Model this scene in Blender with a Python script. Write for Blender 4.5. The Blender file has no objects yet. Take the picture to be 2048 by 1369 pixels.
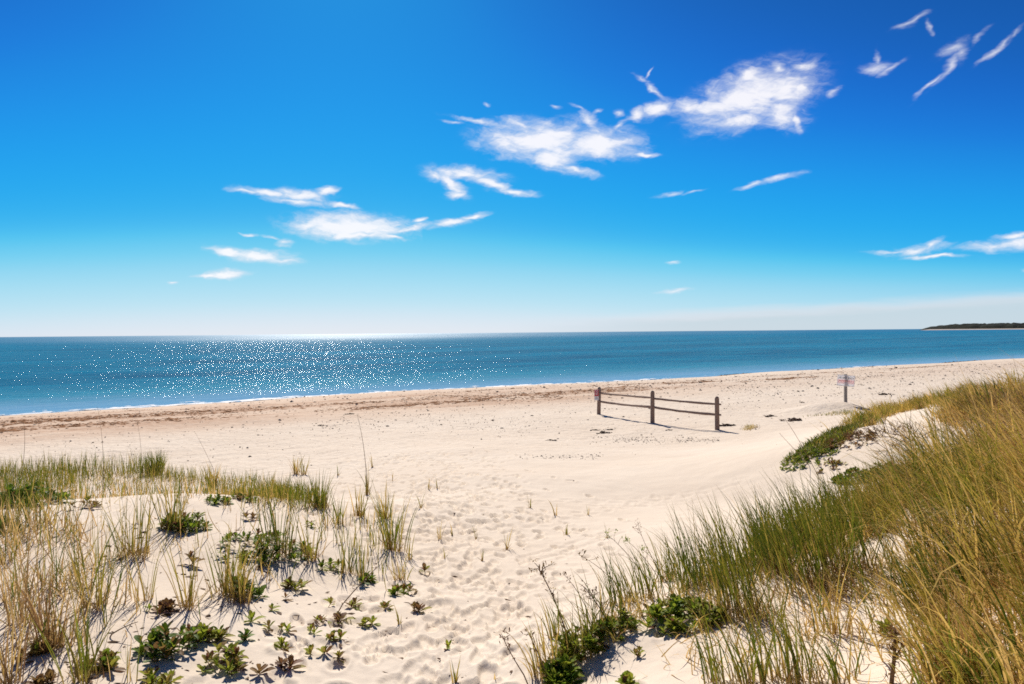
import bpy, math, random
import numpy as np
from mathutils import Matrix, Vector

SC = bpy.context.scene
COL = SC.collection
R = math.radians
RNG = np.random.default_rng(7)

# ------------------------------------------------------------------ camera
EYE = np.array([0.0, 0.0, 4.8])
FPX, PCX, PCY = 1500.0, 1024.0, 684.5          # focal length in photo pixels (2048 wide)
PITCH, ROLL = R(-0.73), R(0.5)
fwd = np.array([0, math.cos(PITCH), math.sin(PITCH)])
upv = np.array([0, -math.sin(PITCH), math.cos(PITCH)])
rgt = np.array([1.0, 0, 0])
ir = math.cos(ROLL) * rgt - math.sin(ROLL) * upv
iu = math.sin(ROLL) * rgt + math.cos(ROLL) * upv
cam_d = bpy.data.cameras.new('camera')
cam = bpy.data.objects.new('camera', cam_d)
COL.objects.link(cam)
m = Matrix.Identity(4)
for i in range(3):
    m[i][0], m[i][1], m[i][2], m[i][3] = ir[i], iu[i], -fwd[i], EYE[i]
cam.matrix_world = m
cam_d.sensor_width = 36.0
cam_d.lens = 36.0 * FPX / 2048.0
cam_d.clip_start, cam_d.clip_end = 0.05, 80000.0
SC.camera = cam

# ------------------------------------------------------------------ world, sun, exposure
SUN_AZ, SUN_EL = R(-12.5), R(38.0)             # azimuth from +Y towards +X
world = bpy.data.worlds.new('World')
SC.world = world
world.use_nodes = True
wt = world.node_tree
wt.nodes.clear()
sky = wt.nodes.new('ShaderNodeTexSky')
sky.sky_type = 'NISHITA'
sky.sun_disc = False
sky.sun_elevation = SUN_EL
sky.sun_rotation = SUN_AZ
sky.altitude = 0
sky.air_density = 0.6
sky.dust_density = 0.15
sky.ozone_density = 4.0
# the photograph is processed to a deep saturated blue: one tone curve per channel of the sky
sep = wt.nodes.new('ShaderNodeSeparateColor')
cmb = wt.nodes.new('ShaderNodeCombineColor')
wt.links.new(sky.outputs[0], sep.inputs[0])
for ch, pts in enumerate((
        [(0, 0), (.13, .010), (.215, .016), (.26, .020), (.30, .030), (.341, .055), (.41, .16), (.51, .33), (.68, .50), (.97, .72), (1.25, .80)],
        [(0, 0), (.236, .115), (.309, .20), (.341, .255), (.405, .34), (.546, .47), (.62, .585), (.74, .69), (.925, .77), (1.09, .81), (1.25, .84)],
        [(0, 0), (.30, .22), (.47, .46), (.55, .63), (.62, .745), (.73, .84), (.91, .875), (1.12, .90), (1.25, .92)])):
    mu = wt.nodes.new('ShaderNodeMath'); mu.operation = 'MULTIPLY'; mu.inputs[1].default_value = 0.08
    fc = wt.nodes.new('ShaderNodeFloatCurve')
    cu = fc.mapping.curves[0]
    while len(cu.points) < len(pts): cu.points.new(0.5, 0.5)
    for p, (a, b) in zip(cu.points, pts): p.location = (a * 0.8, b)
    fc.mapping.update()
    mo = wt.nodes.new('ShaderNodeMath'); mo.operation = 'MULTIPLY'; mo.inputs[1].default_value = 10.0
    wt.links.new(sep.outputs[ch], mu.inputs[0]); wt.links.new(mu.outputs[0], fc.inputs['Value'])
    wt.links.new(fc.outputs[0], mo.inputs[0]); wt.links.new(mo.outputs[0], cmb.inputs[ch])
# ---- thin fair-weather clouds, laid out by azimuth and elevation (unit: 1/1500 rad)
def sky_px(px, py):
    d = fwd * FPX + (px - PCX) * ir - (py - PCY) * iu
    d = d / np.linalg.norm(d)
    return math.atan2(d[0], d[1]) * FPX, math.asin(d[2]) * FPX


# photo pixel of the centre, radii, tilt, weight
CLOUDS = [
    # largest puffy cloud high on the right
    (1500, 195, 112, 46, 12, 1.15), (1572, 178, 58, 46, 12), (1430, 214, 72, 28, 5), (1565, 226, 46, 30, -20), (1480, 240, 70, 16, 2), (1592, 236, 9, 26, 15), (1555, 137, 16, 13, 0),
    (1602, 134, 30, 10, -5), (1503, 152, 34, 14, 20), (1600, 178, 26, 12, 12), (1378, 215, 36, 20, 0),
    # small lumpy cloud on its left and the forked wisp
    (1312, 220, 40, 16, 8), (1272, 229, 24, 11, 15), (1236, 226, 14, 8, -20, .6), (1308, 182, 44, 7, -47, .62), (1282, 156, 26, 5, -25, .62), (1297, 145, 20, 4, 58, .55),
    # broad flat cloud in the middle
    (1085, 282, 112, 34, -3, 1.25), (1180, 288, 98, 28, -3, 1.2), (1010, 288, 44, 16, 8), (1105, 318, 56, 24, -18), (1155, 342, 44, 9, -17), (955, 242, 90, 7, -9, .62), (1045, 246, 70, 11, -12, .7),
    (1175, 246, 42, 14, -42, .66), (900, 245, 34, 4, -7, .6), (1290, 308, 48, 4, -3, .62), (1240, 250, 34, 8, 38, .62), (1110, 212, 16, 5, -15, .55), (1150, 216, 26, 5, -30, .55), (1185, 224, 22, 5, 20, .55), (975, 208, 14, 4, 0, .55),
    # arched cloud
    (932, 349, 76, 15, -6), (905, 368, 44, 13, -35), (985, 368, 58, 9, -22), (1030, 385, 50, 6, -6), (872, 352, 24, 13, 0), (914, 390, 28, 9, 10), (900, 345, 40, 12, 0),
    # flat cloud with the pointed left end
    (590, 392, 72, 14, -5), (540, 386, 60, 8, -5), (652, 384, 24, 9, 10), (600, 405, 72, 7, -4), (680, 412, 46, 4, -10), (500, 383, 34, 4, -5),
    # lens-shaped cloud and its neighbour
    (705, 455, 105, 22, -2, 1.35), (622, 448, 46, 13, 5), (720, 473, 80, 8, 0, 1.2), (812, 457, 66, 7, 12), (785, 474, 40, 4, -8), (905, 443, 50, 9, 8), (948, 432, 34, 5, 9), (838, 437, 18, 5, 5, .8),
    # little ones lower left
    (570, 485, 26, 11, 0, .72), (545, 474, 26, 4, -15, .62), (505, 468, 28, 3, -5, .62), (515, 513, 70, 13, -3), (455, 506, 40, 8, -10), (560, 523, 46, 8, -3), (455, 547, 44, 9, 4), (422, 549, 34, 4, 0), (345, 568, 16, 3, 0, .7),
    # streaks right of the middle
    (1548, 359, 58, 6, 9, .85), (1505, 369, 40, 4, 10, .75), (1340, 390, 36, 4, 5, .7), (1388, 385, 30, 3, 14, .62), (1345, 583, 46, 4, 4, .75), (1350, 527, 20, 4, 0, .5), (1556, 518, 8, 6, 0, .5),
    # lower right
    (1830, 502, 60, 10, 4, .85), (1862, 493, 30, 8, 28, .8), (1790, 503, 54, 5, 0, .8), (1870, 516, 74, 4, -2, .8), (1995, 492, 62, 9, 3, .85), (2045, 486, 46, 14, 0, .85), (2038, 469, 40, 5, 5, .8), (2050, 538, 16, 5, 0, .6),
    # wisps in the upper right corner
    (1750, 136, 32, 13, 0, .72), (1752, 116, 7, 20, -5, .62), (1780, 138, 36, 6, 28, .6), (1840, 38, 26, 8, 22, .68), (1822, 47, 38, 6, 10, .58), (1864, 50, 8, 22, 20, .55), (1907, 95, 36, 11, 18, .76), (1918, 106, 14, 20, -15, .76),
    (1893, 134, 48, 8, 54, .72), (1860, 168, 46, 5, 46, .62), (1955, 75, 30, 5, 40, .56), (2012, 85, 40, 6, 42, .62), (1990, 106, 44, 5, 28, .58), (2034, 66, 28, 6, 50, .58), (1668, 182, 22, 9, 15, .45),
]


def build_sky_clouds(sky_col):
    t, L = wt, wt.links

    def node(typ, **kw):
        n = t.nodes.new(typ)
        for k, v in kw.items(): setattr(n, k, v)
        return n

    def put(s, v):
        if isinstance(v, bpy.types.NodeSocket): L.new(v, s)
        else: s.default_value = v

    def ma(op, a, b=None, c=None, clamp=False):
        n = node('ShaderNodeMath', operation=op, use_clamp=clamp)
        for i, v in enumerate((a, b, c)):
            if v is not None: put(n.inputs[i], v)
        return n.outputs[0]

    def ss(x, a, b):
        n = node('ShaderNodeMapRange', interpolation_type='SMOOTHSTEP')
        put(n.inputs['Value'], x); put(n.inputs['From Min'], a); put(n.inputs['From Max'], b)
        return n.outputs[0]

    def noise(v, sc, det, rough, dist=0.0):
        n = node('ShaderNodeTexNoise', noise_dimensions='2D')
        put(n.inputs['Vector'], v)
        for k, x in (('Scale', sc), ('Detail', det), ('Roughness', rough), ('Distortion', dist)): n.inputs[k].default_value = x
        return n

    def vm(op, a, b):
        n = node('ShaderNodeVectorMath', operation=op)
        put(n.inputs[0], a); put(n.inputs[1], b)
        return n.outputs[0]
    gen = node('ShaderNodeTexCoord').outputs['Generated']
    sp = node('ShaderNodeSeparateXYZ'); put(sp.inputs[0], gen)
    az = ma('MULTIPLY', ma('ARCTAN2', sp.outputs[0], sp.outputs[1]), FPX)
    el = ma('MULTIPLY', ma('ARCSINE', sp.outputs[2]), FPX)
    cb = node('ShaderNodeCombineXYZ'); put(cb.inputs[0], az); put(cb.inputs[1], el)
    P = cb.outputs[0]
    def box(x0, y0, x1, y1):
        c = [sky_px(x, y) for x in (x0, x1) for y in (y0, y1)]
        us, vs = [q[0] for q in c], [q[1] for q in c]
        m = ma('MULTIPLY', ma('GREATER_THAN', az, min(us)), ma('LESS_THAN', az, max(us)))
        return ma('MULTIPLY', m, ma('MULTIPLY', ma('GREATER_THAN', el, min(vs)), ma('LESS_THAN', el, max(vs))))

    def backdrop(col):
        b = node('ShaderNodeBackground')
        put(b.inputs['Color'], col)
        b.inputs['Strength'].default_value = SKY_STRENGTH
        return b.outputs[0]

    def patch(blobs, veil=.96):
        """Sky with these clouds; the wind-combed noise is the same all over the sky."""
        mp = node('ShaderNodeMapping', vector_type='TEXTURE'); put(mp.inputs[0], P)
        mp.inputs['Rotation'].default_value = (0, 0, R(8)); mp.inputs['Scale'].default_value = (2.0, 1, 1)
        Q = mp.outputs[0]
        w1 = noise(Q, 1 / 60, 2, .55)
        w2 = noise(Q, 1 / 16, 2, .55)
        wv = vm('ADD', vm('MULTIPLY', vm('SUBTRACT', w1.outputs['Color'], (.5, .5, 0)), (30, 17, 0)), vm('MULTIPLY', vm('SUBTRACT', w2.outputs['Color'], (.5, .5, 0)), (13, 9, 0)))
        PW = vm('ADD', P, wv)
        acc = None
        for b in blobs:
            u, v = sky_px(b[0], b[1])
            m = node('ShaderNodeMapping', vector_type='TEXTURE')
            if acc is None:
                put(m.inputs[0], PW)
            else:                               # evaluated one after the other (keeps the node stack small)
                ch = node('ShaderNodeVectorMath', operation='MULTIPLY_ADD')
                put(ch.inputs[0], acc); ch.inputs[1].default_value = (1e-7, 1e-7, 0); put(ch.inputs[2], PW)
                put(m.inputs[0], ch.outputs[0])
            wgt = b[5] if len(b) > 5 else 1.0
            m.inputs['Location'].default_value = (u, v, 0)
            m.inputs['Rotation'].default_value = (0, 0, R(b[4] + .5))
            m.inputs['Scale'].default_value = (b[2] * 1.15, b[3] * 1.15 + 2, 1)
            ln = node('ShaderNodeVectorMath', operation='LENGTH'); put(ln.inputs[0], m.outputs[0])
            e = ln.outputs['Value']
            if wgt != 1: e = ma('ADD', e, (1 - wgt) * .75)
            acc = e if acc is None else ma('SMOOTH_MIN', acc, e, .12)
        F = ma('SUBTRACT', 1.0, acc)
        f1 = noise(vm('ADD', Q, wv), 1 / 26, 6, .62).outputs['Fac']
        mp2 = node('ShaderNodeMapping', vector_type='TEXTURE'); put(mp2.inputs[0], PW)
        mp2.inputs['Rotation'].default_value = (0, 0, R(-14)); mp2.inputs['Scale'].default_value = (5.5, 1, 1)
        f2 = noise(mp2.outputs[0], 1 / 13, 4, .6).outputs['Fac']
        x = ma('ADD', F, ma('ADD', ma('MULTIPLY', ma('SUBTRACT', f1, .5), 1.05), ma('MULTIPLY', ma('SUBTRACT', f2, .5), .65)))
        x = ma('MULTIPLY', ma('ADD', x, .04), ss(F, -.3, .12))
        a = ma('MULTIPLY', ma('POWER', ss(x, -.10, 1.02), 1.15), ss(F, -.28, .02))
        thick = ss(x, .4, 1.0)
        col = node('ShaderNodeMix', data_type='RGBA'); put(col.inputs[0], thick)
        col.inputs[6].default_value = (8.0, 8.3, 9.2, 1); col.inputs[7].default_value = (10.2, 10.0, 10.2, 1)
        mx = node('ShaderNodeMix', data_type='RGBA')
        put(mx.inputs[0], ma('MULTIPLY', a, veil)); put(mx.inputs[6], sky_col); put(mx.inputs[7], col.outputs[2])
        return backdrop(mx.outputs[2])

    def bank():
        """The low grey bank over the sea on the right."""
        n3 = noise(vm('MULTIPLY', P, (.12, 1, 1)), 1 / 18, 4, .55).outputs['Fac']
        u0, v0 = sky_px(1000, 640); u1, v1 = sky_px(2048, 584)
        edge = ma('MULTIPLY_ADD', ma('SUBTRACT', az, u0), (v1 - v0) / (u1 - u0), v0 - (u0 * 0))
        dd = ma('SUBTRACT', edge, ma('ADD', el, ma('MULTIPLY', ma('SUBTRACT', n3, .5), 16)))
        ab = ma('MULTIPLY', ss(dd, -8, 18), ss(az, u0 - 60, u0 + 420))
        rim = ma('SUBTRACT', 1.0, ss(dd, 2, 26))
        cb2 = node('ShaderNodeMix', data_type='RGBA'); put(cb2.inputs[0], rim)
        cb2.inputs[6].default_value = (6.0, 6.9, 7.5, 1); cb2.inputs[7].default_value = (7.8, 7.8, 8.3, 1)
        mz = node('ShaderNodeMix', data_type='RGBA')
        put(mz.inputs[0], ma('MULTIPLY', ab, .8)); put(mz.inputs[6], sky_col); put(mz.inputs[7], cb2.outputs[2])
        return backdrop(mz.outputs[2])

    out = backdrop(sky_col)
    mixes = [(box(930, 572, 2700, 690), bank())]
    for (x0, y0, x1, y1) in ((1290, 510, 1400, 600), (1700, 450, 2150, 550), (1290, 338, 1625, 402), (310, 355, 845, 580), (845, 405, 1020, 480), (820, 320, 1110, 405),
                             (1640, -20, 2150, 230), (850, 190, 1350, 365), (1215, 100, 1695, 275)):
        near = [b for b in CLOUDS if x0 - b[2] - 30 < b[0] < x1 + b[2] + 30 and y0 - max(b[3], b[2] * abs(math.sin(R(b[4])))) - 30 < b[1] < y1 + max(b[3], b[2] * abs(math.sin(R(b[4])))) + 30]
        mixes.append((box(x0, y0, x1, y1), patch(near, .62 if x0 == 1640 else .75 if y0 in (338, 510) else .9)))
    for f, sh in mixes:
        ms = node('ShaderNodeMixShader')
        put(ms.inputs[0], f); put(ms.inputs[1], out); put(ms.inputs[2], sh)
        out = ms.outputs[0]
    return out


SKY_STRENGTH = 0.084
wo = wt.nodes.new('ShaderNodeOutputWorld')
wt.links.new(build_sky_clouds(cmb.outputs[0]), wo.inputs['Surface'])

sun_d = bpy.data.lights.new('sun', 'SUN')
sun_d.energy = 4.9
sun_d.angle = R(0.5)
sun_d.color = (1.0, 0.93, 0.84)
sun = bpy.data.objects.new('sun', sun_d)
COL.objects.link(sun)
sd = Vector((math.sin(SUN_AZ) * math.cos(SUN_EL), math.cos(SUN_AZ) * math.cos(SUN_EL), math.sin(SUN_EL)))
sun.rotation_euler = sd.to_track_quat('Z', 'Y').to_euler()
sun.location = (-20, 60, 60)

SC.view_settings.view_transform = 'Standard'
SC.view_settings.look = 'None'
SC.view_settings.exposure = 0.25
SC.cycles.use_denoising = False
SC.cycles.use_adaptive_sampling = False
SC.cycles.pixel_filter_type = 'BLACKMAN_HARRIS'
SC.cycles.filter_width = 1.7
SC.view_settings.gamma = 1.0
SC.view_settings.use_curve_mapping = False
SC.cycles.max_bounces = 8
SC.cycles.sample_clamp_indirect = 6.0
SC.cycles.sample_clamp_direct = 45.0


# ------------------------------------------------------------------ numeric helpers
def rays(px, py):
    px, py = np.atleast_1d(np.asarray(px, float)), np.atleast_1d(np.asarray(py, float))
    d = FPX * fwd[None] + (px - PCX)[:, None] * ir[None] - (py - PCY)[:, None] * iu[None]
    return d / np.linalg.norm(d, axis=1)[:, None]


class Noise:
    """Smooth lattice noise in the plane, about -1..1."""
    def __init__(self, seed):
        self.t = np.random.default_rng(seed).uniform(-1, 1, (256, 256))

    def __call__(self, x, y):
        xi, yi = np.floor(x).astype(int), np.floor(y).astype(int)
        fx, fy = x - xi, y - yi
        fx, fy = fx * fx * (3 - 2 * fx), fy * fy * (3 - 2 * fy)
        a, b = self.t[xi & 255, yi & 255], self.t[(xi + 1) & 255, yi & 255]
        c, d = self.t[xi & 255, (yi + 1) & 255], self.t[(xi + 1) & 255, (yi + 1) & 255]
        return (a * (1 - fx) + b * fx) * (1 - fy) + (c * (1 - fx) + d * fx) * fy


N1, N2, N3 = Noise(1), Noise(2), Noise(3)


def fbm(n, x, y, octs=4):
    v, a = 0, 1.0
    for k in range(octs):
        v = v + a * n(x * 2 ** k + 17.3 * k, y * 2 ** k + 5.1 * k)
        a *= 0.5
    return v / 1.6


def sstep(a, b, x):
    t = np.clip((x - a) / (b - a), 0, 1)
    return t * t * (3 - 2 * t)


# ------------------------------------------------------------------ ground heights
SH0 = np.array([-31.3, 45.9])                   # a point of the waterline
SHU = np.array([0.845, 0.535])                  # along the shore
SHN = np.array([0.535, -0.845])                 # inland
PS = np.array([-400, -60, -20, -6, 0, 4, 10, 15, 20, 28, 34, 38.6, 42.8, 47, 51.3, 55, 60, 90, 500])
PZ = np.array([-9, -5, -2.4, -0.8, 0, 0.42, 0.85, 1.05, 1.2, 1.27, 1.32, 1.52, 1.88, 2.3, 2.75, 2.97, 3.1, 3.2, 4])


def inland(x, y):
    return (x - SH0[0]) * SHN[0] + (y - SH0[1]) * SHN[1]


def along(x, y):
    return (x - SH0[0]) * SHU[0] + (y - SH0[1]) * SHU[1]


def profile(s):
    return (np.interp(s - 1.2, PS, PZ) + np.interp(s, PS, PZ) + np.interp(s + 1.2, PS, PZ)) / 3 - 0.0


CTRL_PX = [  # photo pixel and metres below the eye
    (0, 1369, 1.85), (150, 1369, 1.87), (300, 1369, 1.93), (450, 1369, 1.98), (600, 1369, 2.03),
    (0, 1250, 1.80), (200, 1240, 1.86), (400, 1240, 1.95), (600, 1240, 2.08),
    (0, 1120, 1.80), (200, 1120, 1.85), (400, 1120, 1.95), (560, 1110, 2.03), (700, 1150, 2.2), (770, 1180, 2.25),
    (0, 1010, 1.90), (150, 1000, 1.95), (300, 990, 2.02), (450, 990, 2.08), (600, 1015, 2.13), (700, 1040, 2.28), (790, 1060, 2.4),
    (900, 1369, 2.08), (900, 1200, 2.22), (900, 1100, 2.37), (900, 1000, 2.6), (950, 950, 2.8), (950, 900, 3.1),
    (1150, 1369, 1.96), (1110, 1340, 1.92), (1250, 1262, 1.82), (1440, 1190, 1.76), (1600, 1125, 1.75), (1750, 1055, 1.78),
    (1300, 1369, 1.74), (1500, 1300, 1.68), (1600, 1369, 1.62), (1700, 1200, 1.68), (1800, 1300, 1.55), (1900, 1369, 1.42),
    (2048, 1369, 1.22), (2048, 1200, 1.18), (2048, 1000, 1.2), (1900, 1050, 1.5), (1850, 1150, 1.6),
    (1075, 1230, 2.2), (1250, 1120, 2.33), (1450, 1040, 2.48), (1550, 990, 2.6),
    (1570, 925, 2.35), (1650, 972, 2.32), (1800, 962, 2.08), (1620, 902, 2.15), (1700, 862, 1.95), (1780, 850, 1.85),
    (1880, 835, 1.68), (2000, 800, 1.3), (2048, 790, 1.15), (1900, 803, 1.75), (2048, 768, 1.55),
]
CTRL_W = [  # x, y, metres below the eye
    (-9, 13.2, 3.0), (-4.5, 13, 2.95), (-12, 14, 3.1), (-1.7, 12.5, 2.75), (-6, 2, 1.75), (-10, 5, 1.72), (-14, 9, 1.9),
    (6, 3, 1.0), (8, 6, 0.95), (14, 12, 0.9), (20, 20, 1.1), (5, 1, 1.2), (3, 0.5, 1.5), (0, 0, 1.9), (-4, -1, 1.8),
    (0, -5, 1.8), (8, -5, 1.0), (-10, -4, 1.7), (24, 10, 1.0), (12, 24.5, 2.95), (16, 27, 2.75),
]
CTRL_0 = [(4, 34), (7, 28), (0, 25), (-8, 22), (-14, 25), (-22, 30), (10, 35), (20, 40), (32, 50), (22, 33), (-6, 17.5), (1, 18.5),
          (4.5, 17), (8, 21), (0, 50), (-16, 18), (-20, 12), (45, 45), (50, 70), (-40, 20), (-30, -5), (0, -30), (40, -10), (30, 25)]


def _fit():
    P, Z = [], []
    for px, py, h in CTRL_PX:
        d = rays(px, py)[0]
        t = -h / d[2]
        P.append((d[0] * t, d[1] * t)); Z.append(4.8 - h)
    for x, y, h in CTRL_W:
        P.append((x, y)); Z.append(4.8 - h)
    P = np.array(P); Z = np.array(Z)
    off = Z - profile(inland(P[:, 0], P[:, 1]))
    P = np.vstack([P, CTRL_0]); off = np.concatenate([off, np.zeros(len(CTRL_0))])
    n = len(P)
    r = np.linalg.norm(P[:, None] - P[None], axis=2)
    K = r ** 2 * np.log(r + 1e-9) + np.eye(n) * 0.02
    Q = np.c_[np.ones(n), P]
    A = np.block([[K, Q], [Q.T, np.zeros((3, 3))]])
    w = np.linalg.solve(A, np.r_[off, 0, 0, 0])
    return P, w


CP, CW = _fit()
SIGN_XY = None


def gz(x, y):
    """Ground height without the footprints."""
    x, y = np.asarray(x, float), np.asarray(y, float)
    s = inland(x, y)
    v = np.full(x.shape, CW[-3]) + CW[-2] * x + CW[-1] * y
    for (cx, cy), w in zip(CP, CW):
        r2 = (x - cx) ** 2 + (y - cy) ** 2
        v = v + w * 0.5 * r2 * np.log(r2 + 1e-9)
    rr = np.hypot(x, y - 10)
    v = np.clip(v, -0.6, 3.0) * (1 - sstep(26, 42, rr)) * sstep(14, 24, s)
    z = profile(s) + v
    if SIGN_XY is not None:                     # the little mound under the beach sign
        dx, dy = x - SIGN_XY[0] + 0.45, y - SIGN_XY[1]
        rad = np.where(dx > 0, 0.95, 1.9)
        z = z + 0.37 * np.exp(-(np.abs(dx / rad) ** 2.4 + np.abs(dy / 1.1) ** 2.2))
    dune = sstep(36, 44, s)
    z = z + 0.035 * fbm(N1, x * 0.55, y * 0.55, 2) * sstep(6, 14, s) + 0.014 * fbm(N2, x * 2.1, y * 2.1, 3) * (0.4 + 0.6 * dune) * sstep(1.5, 6, s)
    z = z + 0.10 * N3(along(x, y) * 0.09, s * 0.02) * sstep(-8, 2, s) * (1 - sstep(8, 16, s))   # uneven waterline
    z = z + 0.04 * N2(along(x, y) * 0.45, s * 0.1) * sstep(-4, 1, s) * (1 - sstep(4, 9, s))
    return z


def hit(px, py, tmax=400.0):
    """Where the view through a photo pixel meets the ground: (n,3)."""
    d = rays(px, py)
    n = len(d)
    ts = 1.2 * 1.012 ** np.arange(0, int(math.log(tmax / 1.2) / math.log(1.012)))
    out = np.full(n, tmax)
    for i in range(n):
        X = ts[:, None] * d[i][None]
        g = 4.8 + X[:, 2] - gz(X[:, 0], X[:, 1])
        k = np.argmax(g < 0)
        if g[k] < 0 and k > 0:
            a = g[k - 1] / (g[k - 1] - g[k])
            out[i] = ts[k - 1] + a * (ts[k] - ts[k - 1])
    X = out[:, None] * d
    X[:, 2] = gz(X[:, 0], X[:, 1])
    return X


_s = hit(1692, 820)[0]
SIGN_XY = (_s[0], _s[1])


# ------------------------------------------------------------------ object helpers
def mesh_obj(name, V, F, mats, parent=None, smooth=True, attr=None, midx=None, link=True):
    """V (n,3); F a list of (m,k) index arrays (k = 3 or 4)."""
    V = np.ascontiguousarray(V, np.float32)
    me = bpy.data.meshes.new(name)
    me.vertices.add(len(V))
    me.vertices.foreach_set('co', V.ravel())
    F = [np.asarray(f, np.int32) for f in F if len(f)]
    loops = np.concatenate([f.ravel() for f in F])
    tot = np.concatenate([np.full(len(f), f.shape[1], np.int32) for f in F])
    st = np.concatenate([[0], np.cumsum(tot)[:-1]]).astype(np.int32)
    me.loops.add(len(loops))
    me.loops.foreach_set('vertex_index', loops)
    me.polygons.add(len(tot))
    me.polygons.foreach_set('loop_start', st)
    me.polygons.foreach_set('use_smooth', np.full(len(tot), smooth, bool))
    if midx is not None:
        me.polygons.foreach_set('material_index', np.asarray(midx, np.int32))
    me.update(calc_edges=True)
    if attr is not None:
        a = me.color_attributes.new('tone', 'FLOAT_COLOR', 'POINT')
        a.data.foreach_set('color', np.ascontiguousarray(attr, np.float32).ravel())
    for mt in (mats if isinstance(mats, (list, tuple)) else [mats]):
        me.materials.append(mt)
    o = bpy.data.objects.new(name, me)
    if link:
        COL.objects.link(o)
    if parent is not None:
        o.parent = parent
    return o


def tag(o, label=None, cat=None, group=None, kind=None):
    for k, v in (('label', label), ('category', cat), ('group', group), ('kind', kind)):
        if v:
            o[k] = v
    return o


def empty(name, loc, rz=0.0):
    o = bpy.data.objects.new(name, None)
    COL.objects.link(o)
    o.location = loc
    o.rotation_euler = (0, 0, rz)
    o.empty_display_size = 0.2
    return o


class MB:
    """Collects shapes into one mesh."""
    def __init__(self):
        self.V, self.Q, self.T, self.A, self.n = [], [], [], [], 0

    def add(self, V, Q=None, T=None, A=None):
        V = np.asarray(V, float)
        if Q is not None and len(Q): self.Q.append(np.asarray(Q) + self.n)
        if T is not None and len(T): self.T.append(np.asarray(T) + self.n)
        self.V.append(V)
        self.A.append(np.zeros((len(V), 4)) if A is None else A)
        self.n += len(V)
        return self

    def box(self, c, s, rot=None):
        c, s = np.array(c, float), np.array(s, float) / 2
        P = np.array([(x, y, z) for x in (-1, 1) for y in (-1, 1) for z in (-1, 1)]) * s
        if rot is not None: P = P @ np.array(rot).T
        return self.add(P + c, [(0, 1, 3, 2), (4, 6, 7, 5), (0, 4, 5, 1), (2, 3, 7, 6), (0, 2, 6, 4), (1, 5, 7, 3)])

    def tube(self, pts, rad, n=8, cap=True):
        pts = np.asarray(pts, float)
        rad = np.broadcast_to(np.asarray(rad, float), (len(pts),))
        V = []
        for i in range(len(pts)):
            t = pts[min(i + 1, len(pts) - 1)] - pts[max(i - 1, 0)]
            t = t / (np.linalg.norm(t) + 1e-9)
            a = np.cross(t, (0, 0, 1) if abs(t[2]) < 0.9 else (1, 0, 0)); a /= np.linalg.norm(a)
            b = np.cross(t, a)
            th = np.arange(n) * 2 * math.pi / n
            V.append(pts[i] + rad[i] * (np.cos(th)[:, None] * a + np.sin(th)[:, None] * b))
        V = np.vstack(V)
        k = len(pts)
        Q = [(i * n + j, i * n + (j + 1) % n, (i + 1) * n + (j + 1) % n, (i + 1) * n + j) for i in range(k - 1) for j in range(n)]
        T = []
        if cap:
            V = np.vstack([V, pts[0], pts[-1]])
            T = [(k * n, (j + 1) % n, j) for j in range(n)] + [(k * n + 1, (k - 1) * n + j, (k - 1) * n + (j + 1) % n) for j in range(n)]
        return self.add(V, Q, T)

    def build(self, name, mats, parent=None, smooth=True, attr=False):
        F = []
        if self.Q: F.append(np.vstack(self.Q))
        if self.T: F.append(np.vstack(self.T))
        return mesh_obj(name, np.vstack(self.V), F, mats, parent, smooth, np.vstack(self.A) if attr else None)


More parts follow.
